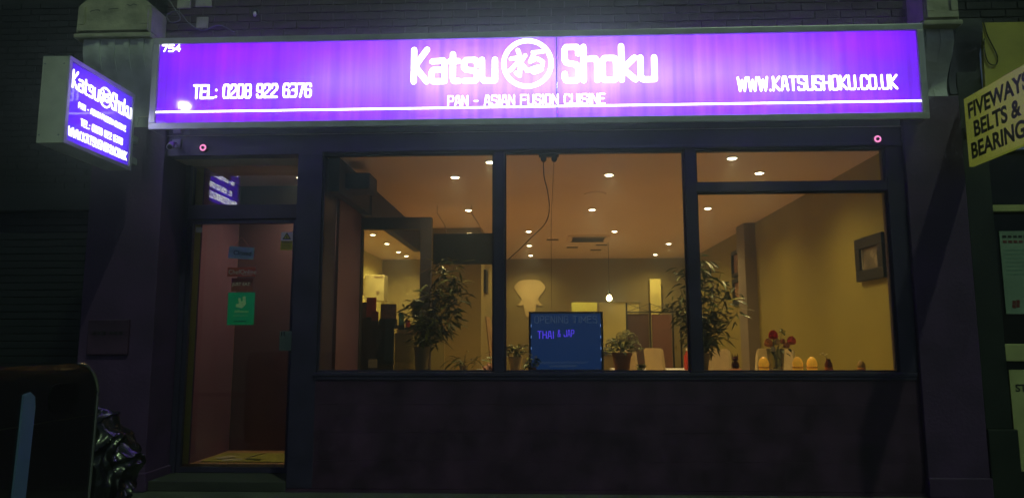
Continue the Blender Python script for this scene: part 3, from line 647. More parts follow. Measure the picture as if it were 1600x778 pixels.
for v in bm.verts:
    d = v.co.normalized(); a = math.atan2(d.y, d.x)
    h = (d.z + 1) / 2; rr = .27 * (1.0 - .42 * max(0, h - .45) ** 1.2) * (1 if h > .12 else .85 + h)
    n1 = noise.noise(Vector((d.x * 2, d.y * 2, d.z * 2))) * .07; rid = (1 - abs(noise.noise(Vector((d.x * 1.1 + d.z * .6, d.y * 1.1, d.z * 2.6 - d.x * 2.4))))) ** 5 * .06; fine = -(1 - abs(noise.noise(Vector((d.x * 2.2, d.y * 2.2, d.z * 3.5 + d.x * 3))))) ** 9 * .014
    k = rr - .05 + n1 * .8 + rid - fine
    v.co = Vector((-2.90 + math.sqrt(max(0, 1 - d.z ** 2)) * math.cos(a) * k * 1.1, -1.66 + math.sqrt(max(0, 1 - d.z ** 2)) * math.sin(a) * k, .006 + .86 * h + n1 * .3 * h))
BAG = thing('rubbish_bag', 'crumpled shiny black rubbish bag behind the black waste container', 'bag', (-2.90, -1.66, 0))
obj('sack', bm, BAGM, BAG, smooth=True)
# street lamp over the road (mirrored as a white spot in the purple sign)
SL = thing('street_lamp', 'white street lamp across the road mirrored as bright spot in sign', 'lamp', (-9.3, -13.2, -.01))
obj('post', tube(bmesh.new(), [(-9.3, -13.2, -.01), (-9.3, -13.2, 4), (-9.3, -13.2, 7.5)], .08, 12, .05), HOUS, SL, smooth=True)
obj('arm', tube(bmesh.new(), [(-9.3, -13.2, 7.45), (-9.3, -12.7, 7.55), (-9.3, -12.1, 7.52)], .035, 8), HOUS, SL, smooth=True)
obj('hood', BX(-9.45, -9.15, -12.35, -11.75, 7.44, 7.52, .03), HOUS, SL)
obj('lamp_bowl', lathe(bmesh.new(), [(.02, -.17), (.09, -.14), (.13, -.07), (.14, 0)], (-9.3, -12, 7.44), 18), emitter('street_lamp_glow', (.9, .95, 1), 220), SL, smooth=True)

# ================================================================== CEILING LIGHTS
LENS = emitter('downlight_lens', (1, .86, .55), 22)
WARM = (1.0, .74, .34)
def make_downlight(loc, label, energy=11, grp='round downlights in the restaurant ceiling', col=WARM):
    d = thing('ceiling_downlight', label, 'downlight', loc, 0, grp)
    b = bmesh.new(); n = 20
    I = [[b.verts.new((r * math.cos(2 * PI * k / n), r * math.sin(2 * PI * k / n), zz)) for k in range(n)] for r, zz in ((.042, -.004), (.046, -.012), (.058, -.006), (.060, .002))]
    for i in range(3):
        for k in range(n): b.faces.new((I[i][k], I[i + 1][k], I[i + 1][(k + 1) % n], I[i][(k + 1) % n]))
    obj('trim_ring', b, WHITE, d, smooth=True, local=True)
    b = bmesh.new(); lathe(b, [(.041, -.003), (.030, -.016), (.004, -.022)], seg=18, cap=True); obj('lens', b, LENS, d, smooth=True, local=True)
    add_spot(d, energy, col); return d
def add_spot(d, energy, col=WARM):
    ld = bpy.data.lights.new('downlight_beam', 'SPOT'); ld.energy = energy; ld.spot_size = math.radians(150); ld.spot_blend = .9; ld.shadow_soft_size = .04; ld.color = col
    lo = bpy.data.objects.new('downlight_beam', ld); COL.objects.link(lo); lo.parent = d; lo.location = (0, 0, -.03)
names = {-.90: 'left column', .66: 'middle column', 2.2: 'right column'}
rows = ((.93, 'first row from the windows'), (2.84, 'second row from the windows'), (4.65, 'third row from the windows'), (6.2, 'fourth row from the windows'), (7.75, 'back row by the far wall'))
DL = [(-.89, .95, 'ceiling downlight in left window, left of the hanging television top'), (-.48, .34, 'ceiling downlight nearest the glass beside the left mullion'), (-.94, 2.82, 'ceiling downlight just above the hanging black television'),
      (.69, .92, 'large bright ceiling downlight high in the middle window'), (.65, 2.86, 'ceiling downlight in the middle window, second from the glass'),
      (-.20, 4.66, 'ceiling downlight left of the air conditioner, nearest of three in line'), (-.22, 6.29, 'ceiling downlight left in middle window, second of three in line'), (-.22, 7.75, 'ceiling downlight left in middle window, closest to back wall'),
      (1.12, 4.72, 'ceiling downlight just right of the air conditioning cassette'), (2.2, 6.17, 'ceiling downlight right in middle window, fourth row back'), (2.21, 7.74, 'ceiling downlight right in middle window, against the back wall'),
      (2.19, 4.59, 'ceiling downlight half hidden by the right mullion'), (1.77, .30, 'ceiling downlight nearest the glass in the small upper right pane'), (2.20, .91, 'ceiling downlight right of the other in the small upper right pane'),
      (2.12, 2.84, 'single ceiling downlight in the large right window'),
      (-2.67, 4.87, 'nearest of four downlights seen through the lobby screen'), (-2.67, 5.91, 'second of four downlights seen through the lobby screen'), (-2.70, 7.07, 'third of four downlights seen through the lobby screen'), (-2.67, 7.69, 'farthest of four downlights seen through the lobby screen'),
      (-2.48, .885, 'single downlight above the entrance lobby behind the door transom')]
ENG = {0: 42, 1: 38, 12: 50, 13: 58, 19: 42, 15: 100, 16: 110, 17: 100, 18: 100}
first = None
for i, (x, y, lab) in enumerate(DL):
    e = ENG.get(i, 60)
    if first is None: first = make_downlight((x, y, 2.9598), lab, e)
    else:
        r = first.copy(); COL.objects.link(r); r.location = (x, y, 2.9598); r['label'] = lab
        for ch in first.children:
            if ch.type == 'MESH': c_ = ch.copy(); COL.objects.link(c_); c_.parent = r
        add_spot(r, e)
AC = thing('air_conditioner', 'white ceiling air conditioning cassette with dark slots in the middle window', 'air conditioner', (.76, 5.48, 2.96))
obj('panel', BX(.42, 1.10, 5.12, 5.82, 2.935, 2.9595, .008), CEIL, AC)
for y in (5.17, 5.70): obj('slot', BX(.48, 1.04, y, y + .07, 2.931, 2.9345), BLACK, AC)
obj('grille', BX(.50, 1.02, 5.28, 5.66, 2.928, 2.9345, .004), BULK, AC)
av = thing('ceiling_vent', 'faint round ceiling vent between two downlights in the middle window', 'vent', (.6, 1.9, 2.96))
obj('rim', lathe(bmesh.new(), [(.13, .0), (.12, -.012), (.09, -.014)], (.62, 1.89, 2.9595), 24), CEIL, av, smooth=True)
for k, (x, y) in enumerate(((.18, 5.6), (.55, 6.6), (1.05, 6.3), (1.0, 7.0))):
    lab = ('small ceiling slot grille left of the air conditioner', 'dark ceiling speaker slot left behind the air conditioner', 'dark ceiling slot just behind the air conditioner', 'dark ceiling slot farthest back before the rear wall')[k]
    obj('ceiling_slot', BX(x - .10, x + .10, y - .06, y + .06, 2.950, 2.9595, .004), BULK, label=lab, cat='vent')
# kitchen lamp behind the hatch and the pendant
KL = thing('kitchen_lamp', 'bright kitchen ceiling lamp behind the serving hatch', 'lamp', (.9, 9.1, 2.95))
obj('diffuser', lathe(bmesh.new(), [(.02, -.08), (.12, -.06), (.15, 0)], (.9, 9.1, 2.958), 18), emitter('kitchen_glow', (1, .82, .34), 60), KL, smooth=True)
PL = thing('pendant_lamp', 'glowing bare pendant bulb hanging before the serving hatch', 'lamp', (1.14, 6.0, 2.0))
obj('cord', tube(bmesh.new(), [(1.14, 6, 2.96), (1.14, 6, 2.5), (1.14, 6, 2.12)], .004, 6), IRON, PL)
obj('lamp_holder', lathe(bmesh.new(), [(.018, 2.06), (.022, 2.08), (.012, 2.13)], (1.14, 6, 0), 12), IRON, PL, smooth=True)
obj('bulb', lathe(bmesh.new(), [(.003, 1.955), (.03, 1.965), (.046, 1.995), (.036, 2.035), (.018, 2.06)], (1.14, 6, 0), 16), emitter('bulb_glow', (1, .80, .36), 45), PL, smooth=True)

# ================================================================== INTERIOR OBJECTS
TV = thing('hanging_television', 'black flat television hanging from the ceiling in the left window', 'television', (-.97, 2.5, 2.2))
obj('screen', BX(-1.34, -.605, 2.47, 2.52, 2.215, 2.60, .006), TVB, TV); obj('rear_housing', BX(-1.2, -.75, 2.5205, 2.57, 2.27, 2.55, .01), BLACK, TV)
for x in (-1.17, -.74): obj('hanging_chain', tube(bmesh.new(), [(x, 2.5, 2.60), (x - .04, 2.5, 2.72), (x - .13, 2.5, 2.86), (x - .13, 2.5, 2.9595)], .007, 6), CHROME, TV)
# elephant cut-out
bm = bmesh.new()
half = [(0, 2.53), (.13, 2.525), (.22, 2.50), (.30, 2.42), (.325, 2.37), (.27, 2.28), (.19, 2.18), (.165, 2.13), (.19, 2.08), (.235, 2.03), (.27, 2.015), (.20, 2.0), (.13, 2.025), (.115, 1.93), (.085, 1.79), (.06, 1.775)]
pts = [(-.25 + x, z) for x, z in half] + [(-.25 - x, z) for x, z in half[::-1] if x > 0]
prism(bm, pts, 'y', 8.375, 8.3995); obj('elephant_cutout', bm, mat('pale_cutout', (.72, .60, .26), .6, var=.05), label='pale elephant head silhouette on the back wall', cat='wall art')
# booth screens with iron rail
BS = thing('booth_screen', 'red brown booth screen panels with iron lattice rail before the back wall', 'screen', (1.66, 5.0, .15))
obj('panel', BX(1.325, 1.645, 5.0, 5.05, .152, 1.70, .004), BWOOD2, BS); obj('panel', BX(1.70, 2.0, 5.0, 5.05, .152, 1.69, .004), BWOOD, BS)
for x in (1.31, 1.672, 2.02, 2.14): obj('post', BX(x - .012, x + .012, 4.985, 5.01, .152, 1.87), IRON, BS)
obj('rail', BX(1.32, 2.14, 4.988, 5.004, 1.715, 1.735), IRON, BS)
for a, b in ((1.325, 1.66), (1.685, 2.01)):
    for s in (0, 1): obj('lattice_bar', tube(bmesh.new(), [(a, 4.996, 1.735 + s * .12), (b, 4.996, 1.855 - s * .12)], .004, 6), IRON, BS)
# chairs
def make_chair(loc, rz, label):
    ch = thing('dining_chair', label, 'chair', loc, rz, 'cream high-backed dining chairs')
    b = bmesh.new(); n = 10; prof = []
    for i in range(n + 1):
        t = i / n; prof.append((.19 + .07 * t ** 1.6, .42 + .62 * t))
    pts = [(y, z) for y, z in prof] + [(y + .055 - .02 * i / n, z) for i, (y, z) in reversed(list(enumerate(prof)))]
    prism(b, pts, 'x', -.16, .16); bmesh.ops.bevel(b, geom=[e for e in b.edges if e.calc_length() > .3 or e.verts[0].co.z > 1.03], offset=.014, segments=2, affect='EDGES')
    for v in b.verts:
        if v.co.z > .98 and abs(v.co.x) > .17: v.co.z -= .02
    obj('backrest', b, CHAIRM, ch, smooth=True, local=True)
    obj('seat', BX(-.22, .22, -.22, .23, .40, .48, .02), CHAIRM, ch, local=True)
    for sx in (-1, 1):
        for sy in (-1, 1): obj('leg', tube(bmesh.new(), [(sx * .18, sy * .18, .40), (sx * .19, sy * .2, 0)], .02, 6, .015), DWOOD, ch, local=True)
    return ch
ch = make_chair((1.27, 2.9, .15), math.radians(122), 'cream high-backed chair beside the hydrangea pot in the middle window')
clone(ch, (1.60, 2.9, .15), math.radians(122), 'cream high-backed chair next to the right mullion in the middle window')
clone(ch, (2.08, 1.7, .15), math.radians(126), 'cream high-backed chair between the right bamboo plant and the rose vase')
clone(ch, (2.78, 1.7, .15), math.radians(120), 'cream chair back seen right of the glass rose vase')
clone(ch, (2.44, 2.3, .15), math.radians(205), 'cream chair directly behind the glass rose vase')
TB = thing('dining_table', 'dining table with white cloth behind the cream chairs', 'table', (1.5, 3.75, .15))
obj('table_top', BX(.95, 2.1, 3.4, 4.1, .86, .90, .006), WHITE, TB)
for sx in (1.02, 2.03):
    for sy in (3.47, 4.03): obj('leg', BX(sx - .025, sx + .025, sy - .025, sy + .025, .152, .8595), DWOOD, TB)
bt = thing('sauce_bottle', 'red bottle standing on the dining table near the right bamboo', 'bottle', (1.90, 3.55, .9))
obj('body', lathe(bmesh.new(), [(.04, 0), (.048, .02), (.048, .17), (.02, .22), (.018, .25)], (1.93, 3.5, .902), 14), mat('red_plastic', (.55, .035, .015), .35, var=.1), bt, smooth=True)
obj('cap', lathe(bmesh.new(), [(.02, .251), (.02, .28)], (1.93, 3.5, .902), 12), INKW, bt)
# pictures on the right wall
def picture(y0, y1, z0, z1, fr, m, label, x=3.0595, t=.05):
    p = thing('picture_frame', label, 'picture', (x, (y0 + y1) / 2, z0), 0, 'dark framed pictures on the right wall')
    for q in ((y0, y1, z0, z0 + fr), (y0, y1, z1 - fr, z1), (y0, y0 + fr, z0 + fr + .001, z1 - fr - .001), (y1 - fr, y1, z0 + fr + .001, z1 - fr - .001)):
        obj('frame_side', BX(x - t, x, q[0], q[1], q[2], q[3], .006), BLACK, p)
    obj('print', BX(x - .02, x - .001, y0 + fr, y1 - fr, z0 + fr, z1 - fr), m, p)
    return p
pa = mat('picture_grey_landscape', (.16, .13, .085), .25, var=.6, scale=7); pb = mat('picture_orange_figures', (.32, .16, .07), .4, var=.75, scale=9)
pic = picture(.16, .72, 1.83, 2.235, .10, pa, 'large dark framed picture on the right wall nearest the window')
obj('inner_fillet', BX(3.030, 3.0395, .612, .619, 1.94, 2.13), INKW, pic)
picture(4.55, 5.25, 2.27, 2.68, .06, pb, 'upper of two small framed pictures beside the wall column')
picture(4.55, 5.25, 1.84, 2.24, .06, pb, 'lower of two small framed pictures beside the wall column')
obj('wall_speaker', BX(-.8995, -.86, 4.75, 5.15, 2.02, 2.38, .01), BLACK, label='slim black speaker on the wall right of the left bamboo', cat='speaker')
for k, (dx, lab) in enumerate(((0, 'left of two pale wooden battens leaning on the wall by the mullion'), (.05, 'right of two pale wooden battens leaning on the wall by the mullion'))):
    obj('leaning_batten', tube(bmesh.new(), [(-.70 + dx * 1.8, 4.85 + k * .12, .152), (-.86 + dx * .3, 4.9 + k * .12, 1.66 - k * .02)], .028, 4), TANW, label=lab, cat='batten')
# counter with leaflets
CT = thing('service_counter', 'tall black service counter behind the lobby screen', 'counter', (-2.1, 1.95, .15))
obj('front_panel', BX(-2.75, -1.665, 1.75, 1.80, .152, 1.42), TVB, CT); obj('counter_top', BX(-2.78, -1.64, 1.72, 2.25, 1.421, 1.46, .005), BLACK, CT)
obj('side_panel', BX(-1.664, -1.1, 1.82, 1.87, .152, 1.37), WALLB, CT); obj('side_top', BX(-1.639, -1.08, 1.80, 2.25, 1.371, 1.405, .005), TANW, CT)
obj('notice', BX(-1.94, -1.84, 1.744, 1.7495, .985, 1.08), PAPER, CT)
def leaf_box(x, y, w_, d_, h_, m, label, name='leaflet_holder', cat='leaflets', tilt=0, z=1.462):
    h = thing(name, label, cat, (x, y, z))
    obj('stand', BX(x - w_ / 2, x + w_ / 2, y, y + d_, z, z + h_ * .28, .003), BLACK if m is not BLACK else DWOOD, h)
    b = BX(x - w_ / 2 + .006, x + w_ / 2 - .006, y + d_ * .3, y + d_ * .6, z + .01, z + h_)
    obj('leaflet', b, m, h); return h
RLF = mat('leaflet_red', (.75, .08, .06), .4, var=.3, scale=20); BLF = mat('leaflet_brown', (.26, .11, .08), .4, var=.6, scale=25); TLF = mat('leaflet_teal', (.05, .40, .42), .4, var=.3, scale=20); GLF = mat('leaflet_grey', (.25, .22, .2), .4, var=.4, scale=20)
leaf_box(-2.02, 1.86, .09, .07, .26, GLF, 'grey leaflet stack at the left end of the counter')
leaf_box(-1.94, 1.80, .12, .07, .31, RLF, 'tall red leaflet holder on the counter')
leaf_box(-1.885, 1.76, .09, .05, .15, mat('leaflet_crimson', (.45, .03, .05), .4, var=.3, scale=20), 'low crimson leaflet box in front of the tall red one')
bk = leaf_box(-1.745, 1.80, .19, .08, .235, BLF, 'wide brown menu stand in the middle of the counter')
leaf_box(-1.60, 1.84, .07, .05, .19, TLF, 'small teal leaflet box at the right end of the counter', z=1.407)
leaf_box(-1.53, 1.86, .06, .05, .11, RLF, 'short red leaflet box by the till', z=1.407)
TL = thing('till', 'black till monitor beside the lobby post', 'till', (-1.40, 1.95, 1.41))
obj('base', BX(-1.52, -1.22, 1.9, 2.15, 1.407, 1.47, .01), BLACK, TL); obj('neck', BX(-1.39, -1.35, 2.0, 2.04, 1.471, 1.54), BLACK, TL)
obj('monitor', BX(-1.50, -1.22, 1.98, 2.01, 1.541, 1.76, .008), BLACK, TL)
wc = thing('wall_cabinet', 'white wall unit with round badge above the counter', 'cabinet', (-2.96, 6.4, 2.0))
obj('case', BX(-3.135, -2.79, 6.3, 6.6, 1.99, 2.45, .008), mat('cream_unit', (.50, .46, .20), .5), wc); obj('mount', BX(-3.2995, -3.136, 6.4, 6.55, 2.1, 2.4), PAPER, wc)
obj('badge', tube(bmesh.new(), [(-2.90, 6.299, 2.14), (-2.90, 6.292, 2.14)], .03, 14), mat('badge_brown', (.2, .13, .06), .5), wc); obj('top_label', BX(-2.97, -2.80, 6.294, 6.2995, 2.395, 2.42), MATS['badge_brown'], wc)
# ------------------------------------------------------------------ menu board
MB = thing('menu_board', 'blue glowing black framed menu board standing on the window ledge', 'board', (.21, .2, 1.0))
bx0, bx1, bz0, bz1 = -.122, .542, 1.007, 1.537
for q in ((bx0, bx1, bz0, bz0 + .018), (bx0, bx1, bz1 - .018, bz1), (bx0, bx0 + .02, bz0 + .0185, bz1 - .0185), (bx1 - .02, bx1, bz0 + .0185, bz1 - .0185)):
    obj('frame_side', BX(q[0], q[1], .185, .215, q[2], q[3], .003), BLACK, MB)
obj('panel', BX(bx0 + .02, bx1 - .02, .197, .209, bz0 + .018, bz1 - .018), mat('led_writing_panel', (.012, .03, .09), .12, var=.35, scale=4, emit=(.03, .11, .42), estr=.17), MB)
LEDB = emitter('blue_edge_led', (.25, .45, 1), .9)
for x in (bx0 + .022, bx1 - .0225):
    for k in range(4): obj('edge_led', BX(x - .0015, x + .002, .190, .1965, 1.10 + k * .1, 1.125 + k * .1), LEDB, MB)
PB = lambda u, v, l: (u, .1962 - l, v)
obj('faint_lettering', word('OPENING TIMES', -.07, .49, 1.435, 1.50, .005, PB), emitter('faint_chalk', (.16, .26, .42), .22), MB)
b = word('THAI', -.045, .105, 1.295, 1.365, .008, PB); b2 = word('& JAP', .135, .285, 1.312, 1.375, .006, PB)
BLUEC = emitter('blue_chalk', (.10, .05, 1.0), 1.0)
obj('lettering', b, BLUEC, MB); obj('lettering', b2, BLUEC, MB)
scr = []
for k, (u0, u1, v) in enumerate(((-.04, .40, 1.085), (.06, .30, 1.055))):
    scr.append([(u0 + (u1 - u0) * i / 44, v + .011 * math.sin(i * 1.9 + k) * (1 if i % 7 else .2)) for i in range(45)])
obj('faint_scribble', strokes_mesh(bmesh.new(), scr, .003, PB), emitter('faint_scribble_chalk', (.25, .35, .5), .16), MB)
# ------------------------------------------------------------------ plants
def leaf_mesh(L, W, bend, m):
    b = bmesh.new(); n = 6; prev = None
    for i in range(n + 1):
        t_ = i / n; w_ = W * math.sin(PI * min(1, t_ * .93 + .05)) ** .8 * .5; x = L * t_; z = -bend * L * t_ * t_
        cur = [b.verts.new((x, -w_, z + w_ * .35)), b.verts.new((x, 0, z)), b.verts.new((x, w_, z + w_ * .35))]
        if prev: b.faces.new((prev[0], cur[0], cur[1], prev[1])); b.faces.new((prev[1], cur[1], cur[2], prev[2]))
        prev = cur
    me = bpy.data.meshes.new('leaf'); b.to_mesh(me); b.free(); me.materials.append(m)
    for p_ in me.polygons: p_.use_smooth = True
    return me
LM = [leaf_mesh(.14, .026, .25, LEAF1), leaf_mesh(.13, .024, .45, LEAF1), leaf_mesh(.15, .026, .12, LEAF2), leaf_mesh(.12, .024, .3, LEAF2), leaf_mesh(.14, .027, .3, LEAF3)]
def bamboo(base, label, stems, pot, nleaf, rng):
    B = thing('bamboo_plant', label, 'plant', base, 0, 'bamboo plants on the window ledge')
    x, y, z = base
    pr2, ph = pot; pt = obj('pot', lathe(bmesh.new(), [(pr2 * .78, 0), (pr2, ph), (pr2 * .9, ph), (pr2 * .86, ph - .02)], (x, y, z), 20), GREYP, B, smooth=True)
    obj('soil', lathe(bmesh.new(), [(.001, ph - .022), (pr2 * .85, ph - .022)], (x, y, z), 16, False), SOIL, B)
    paths = []
    for (dx, dy, h, lean) in stems:
        pts = [(x + dx * .25 + lean * t_ * t_, y + dy * .25 + (dy * .75) * t_, z + ph - .03 + h * t_) for t_ in [i / 6 for i in range(7)]]
        pts = [(p[0] + dx * .75 * min(1, (i / 6) * 1.4), p[1], p[2]) for i, p in enumerate(pts)]
        paths.append(pts); obj('stem', tube(bmesh.new(), pts, .006, 6, .0025), CANE, B, smooth=True)
    for k in range(nleaf):
        pts = rng.choice(paths); f_ = rng.uniform(.08, 1) * 5.99; i = int(f_); p = Vector(pts[i]).lerp(Vector(pts[i + 1]), f_ - i)
        az = rng.uniform(0, 2 * PI); out = rng.uniform(0, .10)
        p += Vector((math.cos(az) * out, math.sin(az) * out * .6, rng.uniform(-.02, .03)))
        if p.y < .075: p.y = .075 + rng.uniform(0, .03)
        me = rng.choices(LM, (4, 3, 4, 3, 1.2))[0]
        o = bpy.data.objects.new('leaf', me); o.location = p; s_ = rng.uniform(.65, 1.15)
        if math.sin(az) < 0: 
            mx = max(.1, (p.y - .045) / (.16 * abs(math.sin(az)) + 1e-3)); s_ = min(s_, max(.35, mx))
        o.scale = (s_,) * 3; o.rotation_euler = (rng.uniform(-.6, .6), rng.uniform(-.55, .55), az)
        o.parent = B; o.matrix_parent_inverse = LOCS[B.name].inverted(); COL.objects.link(o)
    if nleaf > 100:      # the countless inner leaves behind the single ones
        b = bmesh.new()
        for k in range(int(nleaf * 1.1)):
            pts = rng.choice(paths); f_ = rng.uniform(.1, .97) * 5.99; i = int(f_); p = Vector(pts[i]).lerp(Vector(pts[i + 1]), f_ - i)
            az = rng.uniform(0, 2 * PI); p += Vector((rng.gauss(0, .045), abs(rng.gauss(0, .05)), rng.gauss(0, .03)))
            d = Vector((math.cos(az), abs(math.sin(az)) * .5, rng.uniform(-.9, .5))).normalized(); L = rng.uniform(.07, .12); side = d.cross(Vector((rng.uniform(-.4, .4), 1, rng.uniform(-.4, .4)))).normalized() * rng.uniform(.008, .012)
            if p.y < .11: p.y = .11
            q1 = p + d * L * .45; q2 = p + d * L + Vector((0, 0, -.02))
            v = [b.verts.new(c_) for c_ in (p, q1 + side, q2, q1 - side)]; b.faces.new(v)
        obj('inner_foliage', b, LEAF2, B, kind='stuff')
    return B
rng = random.Random(3)
bamboo((-1.10, .30, 1.006), 'tall bamboo plant in grey pot in the left window', [(.04, .0, .62, .02), (.10, .04, .72, .08), (.17, .06, .80, .12), (.22, 0, .66, .10), (.25, .06, .5, .12), (.0, .03, .45, -.10), (.12, .05, .85, .05)], (.072, .22), 290, rng)
bamboo((1.42, .33, 1.006), 'tall bushy bamboo plant behind the right mullion', [(-.06, .0, .62, -.10), (-.03, .05, .80, -.08), (.02, .0, .90, .0), (.06, .05, .88, .03), (.10, .03, .75, .12), (.14, .0, .60, .16), (-.04, .05, .50, -.22), (.18, .03, .40, .18), (.08, .06, .65, .08)], (.085, .16), 299, rng)
bamboo((-.72, .34, 1.006), 'low sparse bamboo sprig between the tall bamboo and the left mullion', [(-.04, 0, .10, -.08), (.06, .02, .12, .10), (.0, 0, .14, .02)], (.04, .05), 34, rng)
def roundleaf(L, W, m): return leaf_mesh(L, W, .3, m)
RL = [roundleaf(.045, .028, LEAF1), roundleaf(.05, .03, LEAF2), roundleaf(.04, .026, LEAF3)]
def bush(name, base, label, pot_r, pot_h, potm, n, rad, hz, rng, extra=None, group=None):
    B = thing(name, label, 'plant', base, 0, group); x, y, z = base
    obj('pot', lathe(bmesh.new(), [(pot_r * .72, 0), (pot_r * .96, pot_h * .82), (pot_r * 1.06, pot_h * .83), (pot_r * 1.06, pot_h), (pot_r * .92, pot_h), (pot_r * .88, pot_h - .02)], (x, y, z), 22), potm, B, smooth=True)
    obj('soil', lathe(bmesh.new(), [(.001, pot_h - .018), (pot_r * .9, pot_h - .018)], (x, y, z), 16, False), SOIL, B)
    b = bmesh.new()
    for k in range(7):
        a = k * .9; tube(b, [(x, y, z + pot_h - .02), (x + rad * .45 * math.cos(a), y + rad * .4 * math.sin(a), z + pot_h + hz * .75)], .003, 5)
    obj('stem', b, CANE, B)
    for k in range(n):
        az = rng.uniform(0, 2 * PI); q = rng.uniform(.2, 1) ** .6
        p = Vector((x + rad * q * math.cos(az) * rng.uniform(.4, 1), y + rad * .7 * q * math.sin(az) * rng.uniform(.4, 1), z + pot_h + hz * rng.uniform(0, 1) * (1 - .35 * q)))
        p.y = max(p.y, .09)
        o = bpy.data.objects.new('leaf', rng.choice(RL)); o.location = p; s_ = rng.uniform(.7, 1.25); o.scale = (s_,) * 3
        o.rotation_euler = (rng.uniform(-.7, .7), rng.uniform(-1, .4), az); o.parent = B; o.matrix_parent_inverse = LOCS[B.name].inverted(); COL.objects.link(o)
    return B
hy = bush('hydrangea_plant', (.71, .26, 1.006), 'potted hydrangea with pale flower heads right of the menu board', .088, .165, TERRA, 90, .15, .14, rng)
HYD = mat('hydrangea_petal', (.42, .44, .22), .6, var=.2, scale=30)
for k, (dx, dy, dz, r) in enumerate(((-.10, -.02, .24, .05), (.0, -.05, .30, .052), (.085, -.04, .285, .058), (.12, -.02, .21, .058), (-.13, -.04, .17, .05), (.05, .03, .33, .04))):
    b = bmesh.new()
    for j in range(80):
        u = rng.uniform(-.6, 1); a = rng.uniform(0, 2 * PI); d = Vector((math.sqrt(1 - u * u) * math.cos(a), math.sqrt(1 - u * u) * math.sin(a), u)); pc = Vector((.71 + dx, .26 + dy, 1.006 + dz)) + d * r
        tx = d.cross(Vector((.3, .2, 1))).normalized(); ty = d.cross(tx); s_ = .0105
        vs = [b.verts.new(pc + (tx * math.cos(q) + ty * math.sin(q)) * s_ * (1 if i % 2 else .55) + d * (.003 if i % 2 else 0)) for i, q in enumerate([i * PI / 4 for i in range(8)])]
        b.faces.new(vs)
    obj('flower_head', b, HYD, hy)
bush('pot_plant', (-.245, .26, 1.006), 'small leafy plant in cream pot in the corner by the left mullion', .062, .13, CREAMP, 80, .10, .13, rng)
wf = bush('pot_plant', (-.09, .135, 1.006), 'low white flowered plant at the left foot of the menu board', .035, .04, TERRA, 46, .075, .10, rng)
WF = mat('white_petal', (.62, .60, .42), .6, var=.1)
for k in range(7):
    px_, pz_ = -.09 + rng.uniform(-.085, .05), 1.05 + rng.uniform(.0, .13)
    b = bmesh.new()
    for j in range(5):
        a = j * 2 * PI / 5; b.faces.new([b.verts.new((px_ + r_ * math.cos(a + da), .095 + (.003 if r_ > .01 else 0), pz_ + r_ * math.sin(a + da))) for r_, da in ((.001, 0), (.009, .5), (.015, 0), (.009, -.5))])
    obj('flower', b, WF, wf)
tw = bush('pot_plant', (.86, .13, 1.006), 'tiny succulent before the cream chair beside the hydrangea', .026, .025, TERRA, 26, .035, .045, rng)
# rose vase
VS = thing('glass_vase', 'clear tapered glass vase holding roses on the ledge', 'vase', (2.07, .26, 1.006))
obj('body', lathe(bmesh.new(), [(.055, .002), (.062, .02), (.078, .20), (.073, .20), (.056, .022), (.002, .015)], (2.07, .26, 1.006), 22, False), VASEG, VS, smooth=True)
ro = random.Random(5)
def rose(p, r, m, label, group='roses in the glass vase'):
    T = thing('rose', label, 'flower', (2.07, .26, 1.02), 0, group)
    b = bmesh.new(); P0 = Vector(p)
    for ring, (n, rr, tilt, h) in enumerate(((3, .32, .25, .55), (5, .62, .5, .35), (6, .95, .95, .05))):
        for k in range(n):
            a = 2 * PI * k / n + ring * .6; d = Vector((math.cos(a), math.sin(a), 0)); tg = Vector((-d.y, d.x, 0)); up = Vector((0, 0, 1)); g = []
            for i in range(4):
                s_ = i / 3; w_ = r * .62 * math.sin(PI * (.18 + .7 * s_)); ctr = P0 + d * r * rr * (.35 + .65 * s_ ** (.6 + tilt)) + up * r * (-.55 + (h + .75) * s_ - tilt * .45 * s_ * s_)
                g.append([b.verts.new(ctr + tg * w_ * q - d * abs(q) * r * .22) for q in (-1, -.35, .35, 1)])
            for i in range(3):
                for j in range(3): b.faces.new((g[i][j], g[i][j + 1], g[i + 1][j + 1], g[i + 1][j]))
    obj('petals', b, m, T, smooth=True)
    obj('stem', tube(bmesh.new(), [tuple(P0 - Vector((0, 0, r * .5))), (2.07 + (p[0] - 2.07) * .5, .26, 1.22), (2.07 - (p[0] - 2.07) * .2, .26, 1.03)], .003, 5), CANE, T)
    o = bpy.data.objects.new('leaf', RL[1]); o.location = (2.07 + (p[0] - 2.07) * .7, p[1] - .02, p[2] - .07); o.rotation_euler = (0, .3, ro.uniform(0, 6)); o.parent = T; o.matrix_parent_inverse = LOCS[T.name].inverted(); COL.objects.link(o)
rose((2.035, .19, 1.325), .066, mat('petal_red', (.72, .02, .035), .55, var=.25, scale=25), 'red rose highest in the glass vase')
rose((1.985, .17, 1.255), .060, mat('petal_peach', (.85, .42, .15), .55, var=.2, scale=25), 'peach rose at the left of the vase')
rose((2.185, .17, 1.275), .062, mat('petal_coral', (.80, .17, .11), .55, var=.3, scale=25), 'coral rose at the right of the vase')
rose((2.055, .16, 1.262), .045, mat('petal_cream', (.85, .70, .38), .55, var=.15, scale=25), 'cream rose low in the middle of the vase')
rose((2.105, .16, 1.268), .036, mat('petal_pink', (.62, .30, .16), .55, var=.15, scale=25), 'small pale pink rosebud in the middle of the vase')
rose((2.13, .14, 1.235), .046, MATS['petal_pink'], 'pale pink rose drooping at the front of the vase')
rose((2.01, .14, 1.20), .040, mat('petal_white', (.85, .80, .62), .55, var=.1, scale=25), 'white rose low at the front left of the vase')
SP = thing('foliage_sprig', 'dark leafy sprig standing up between the roses', 'sprig', (2.10, .26, 1.02), 0)
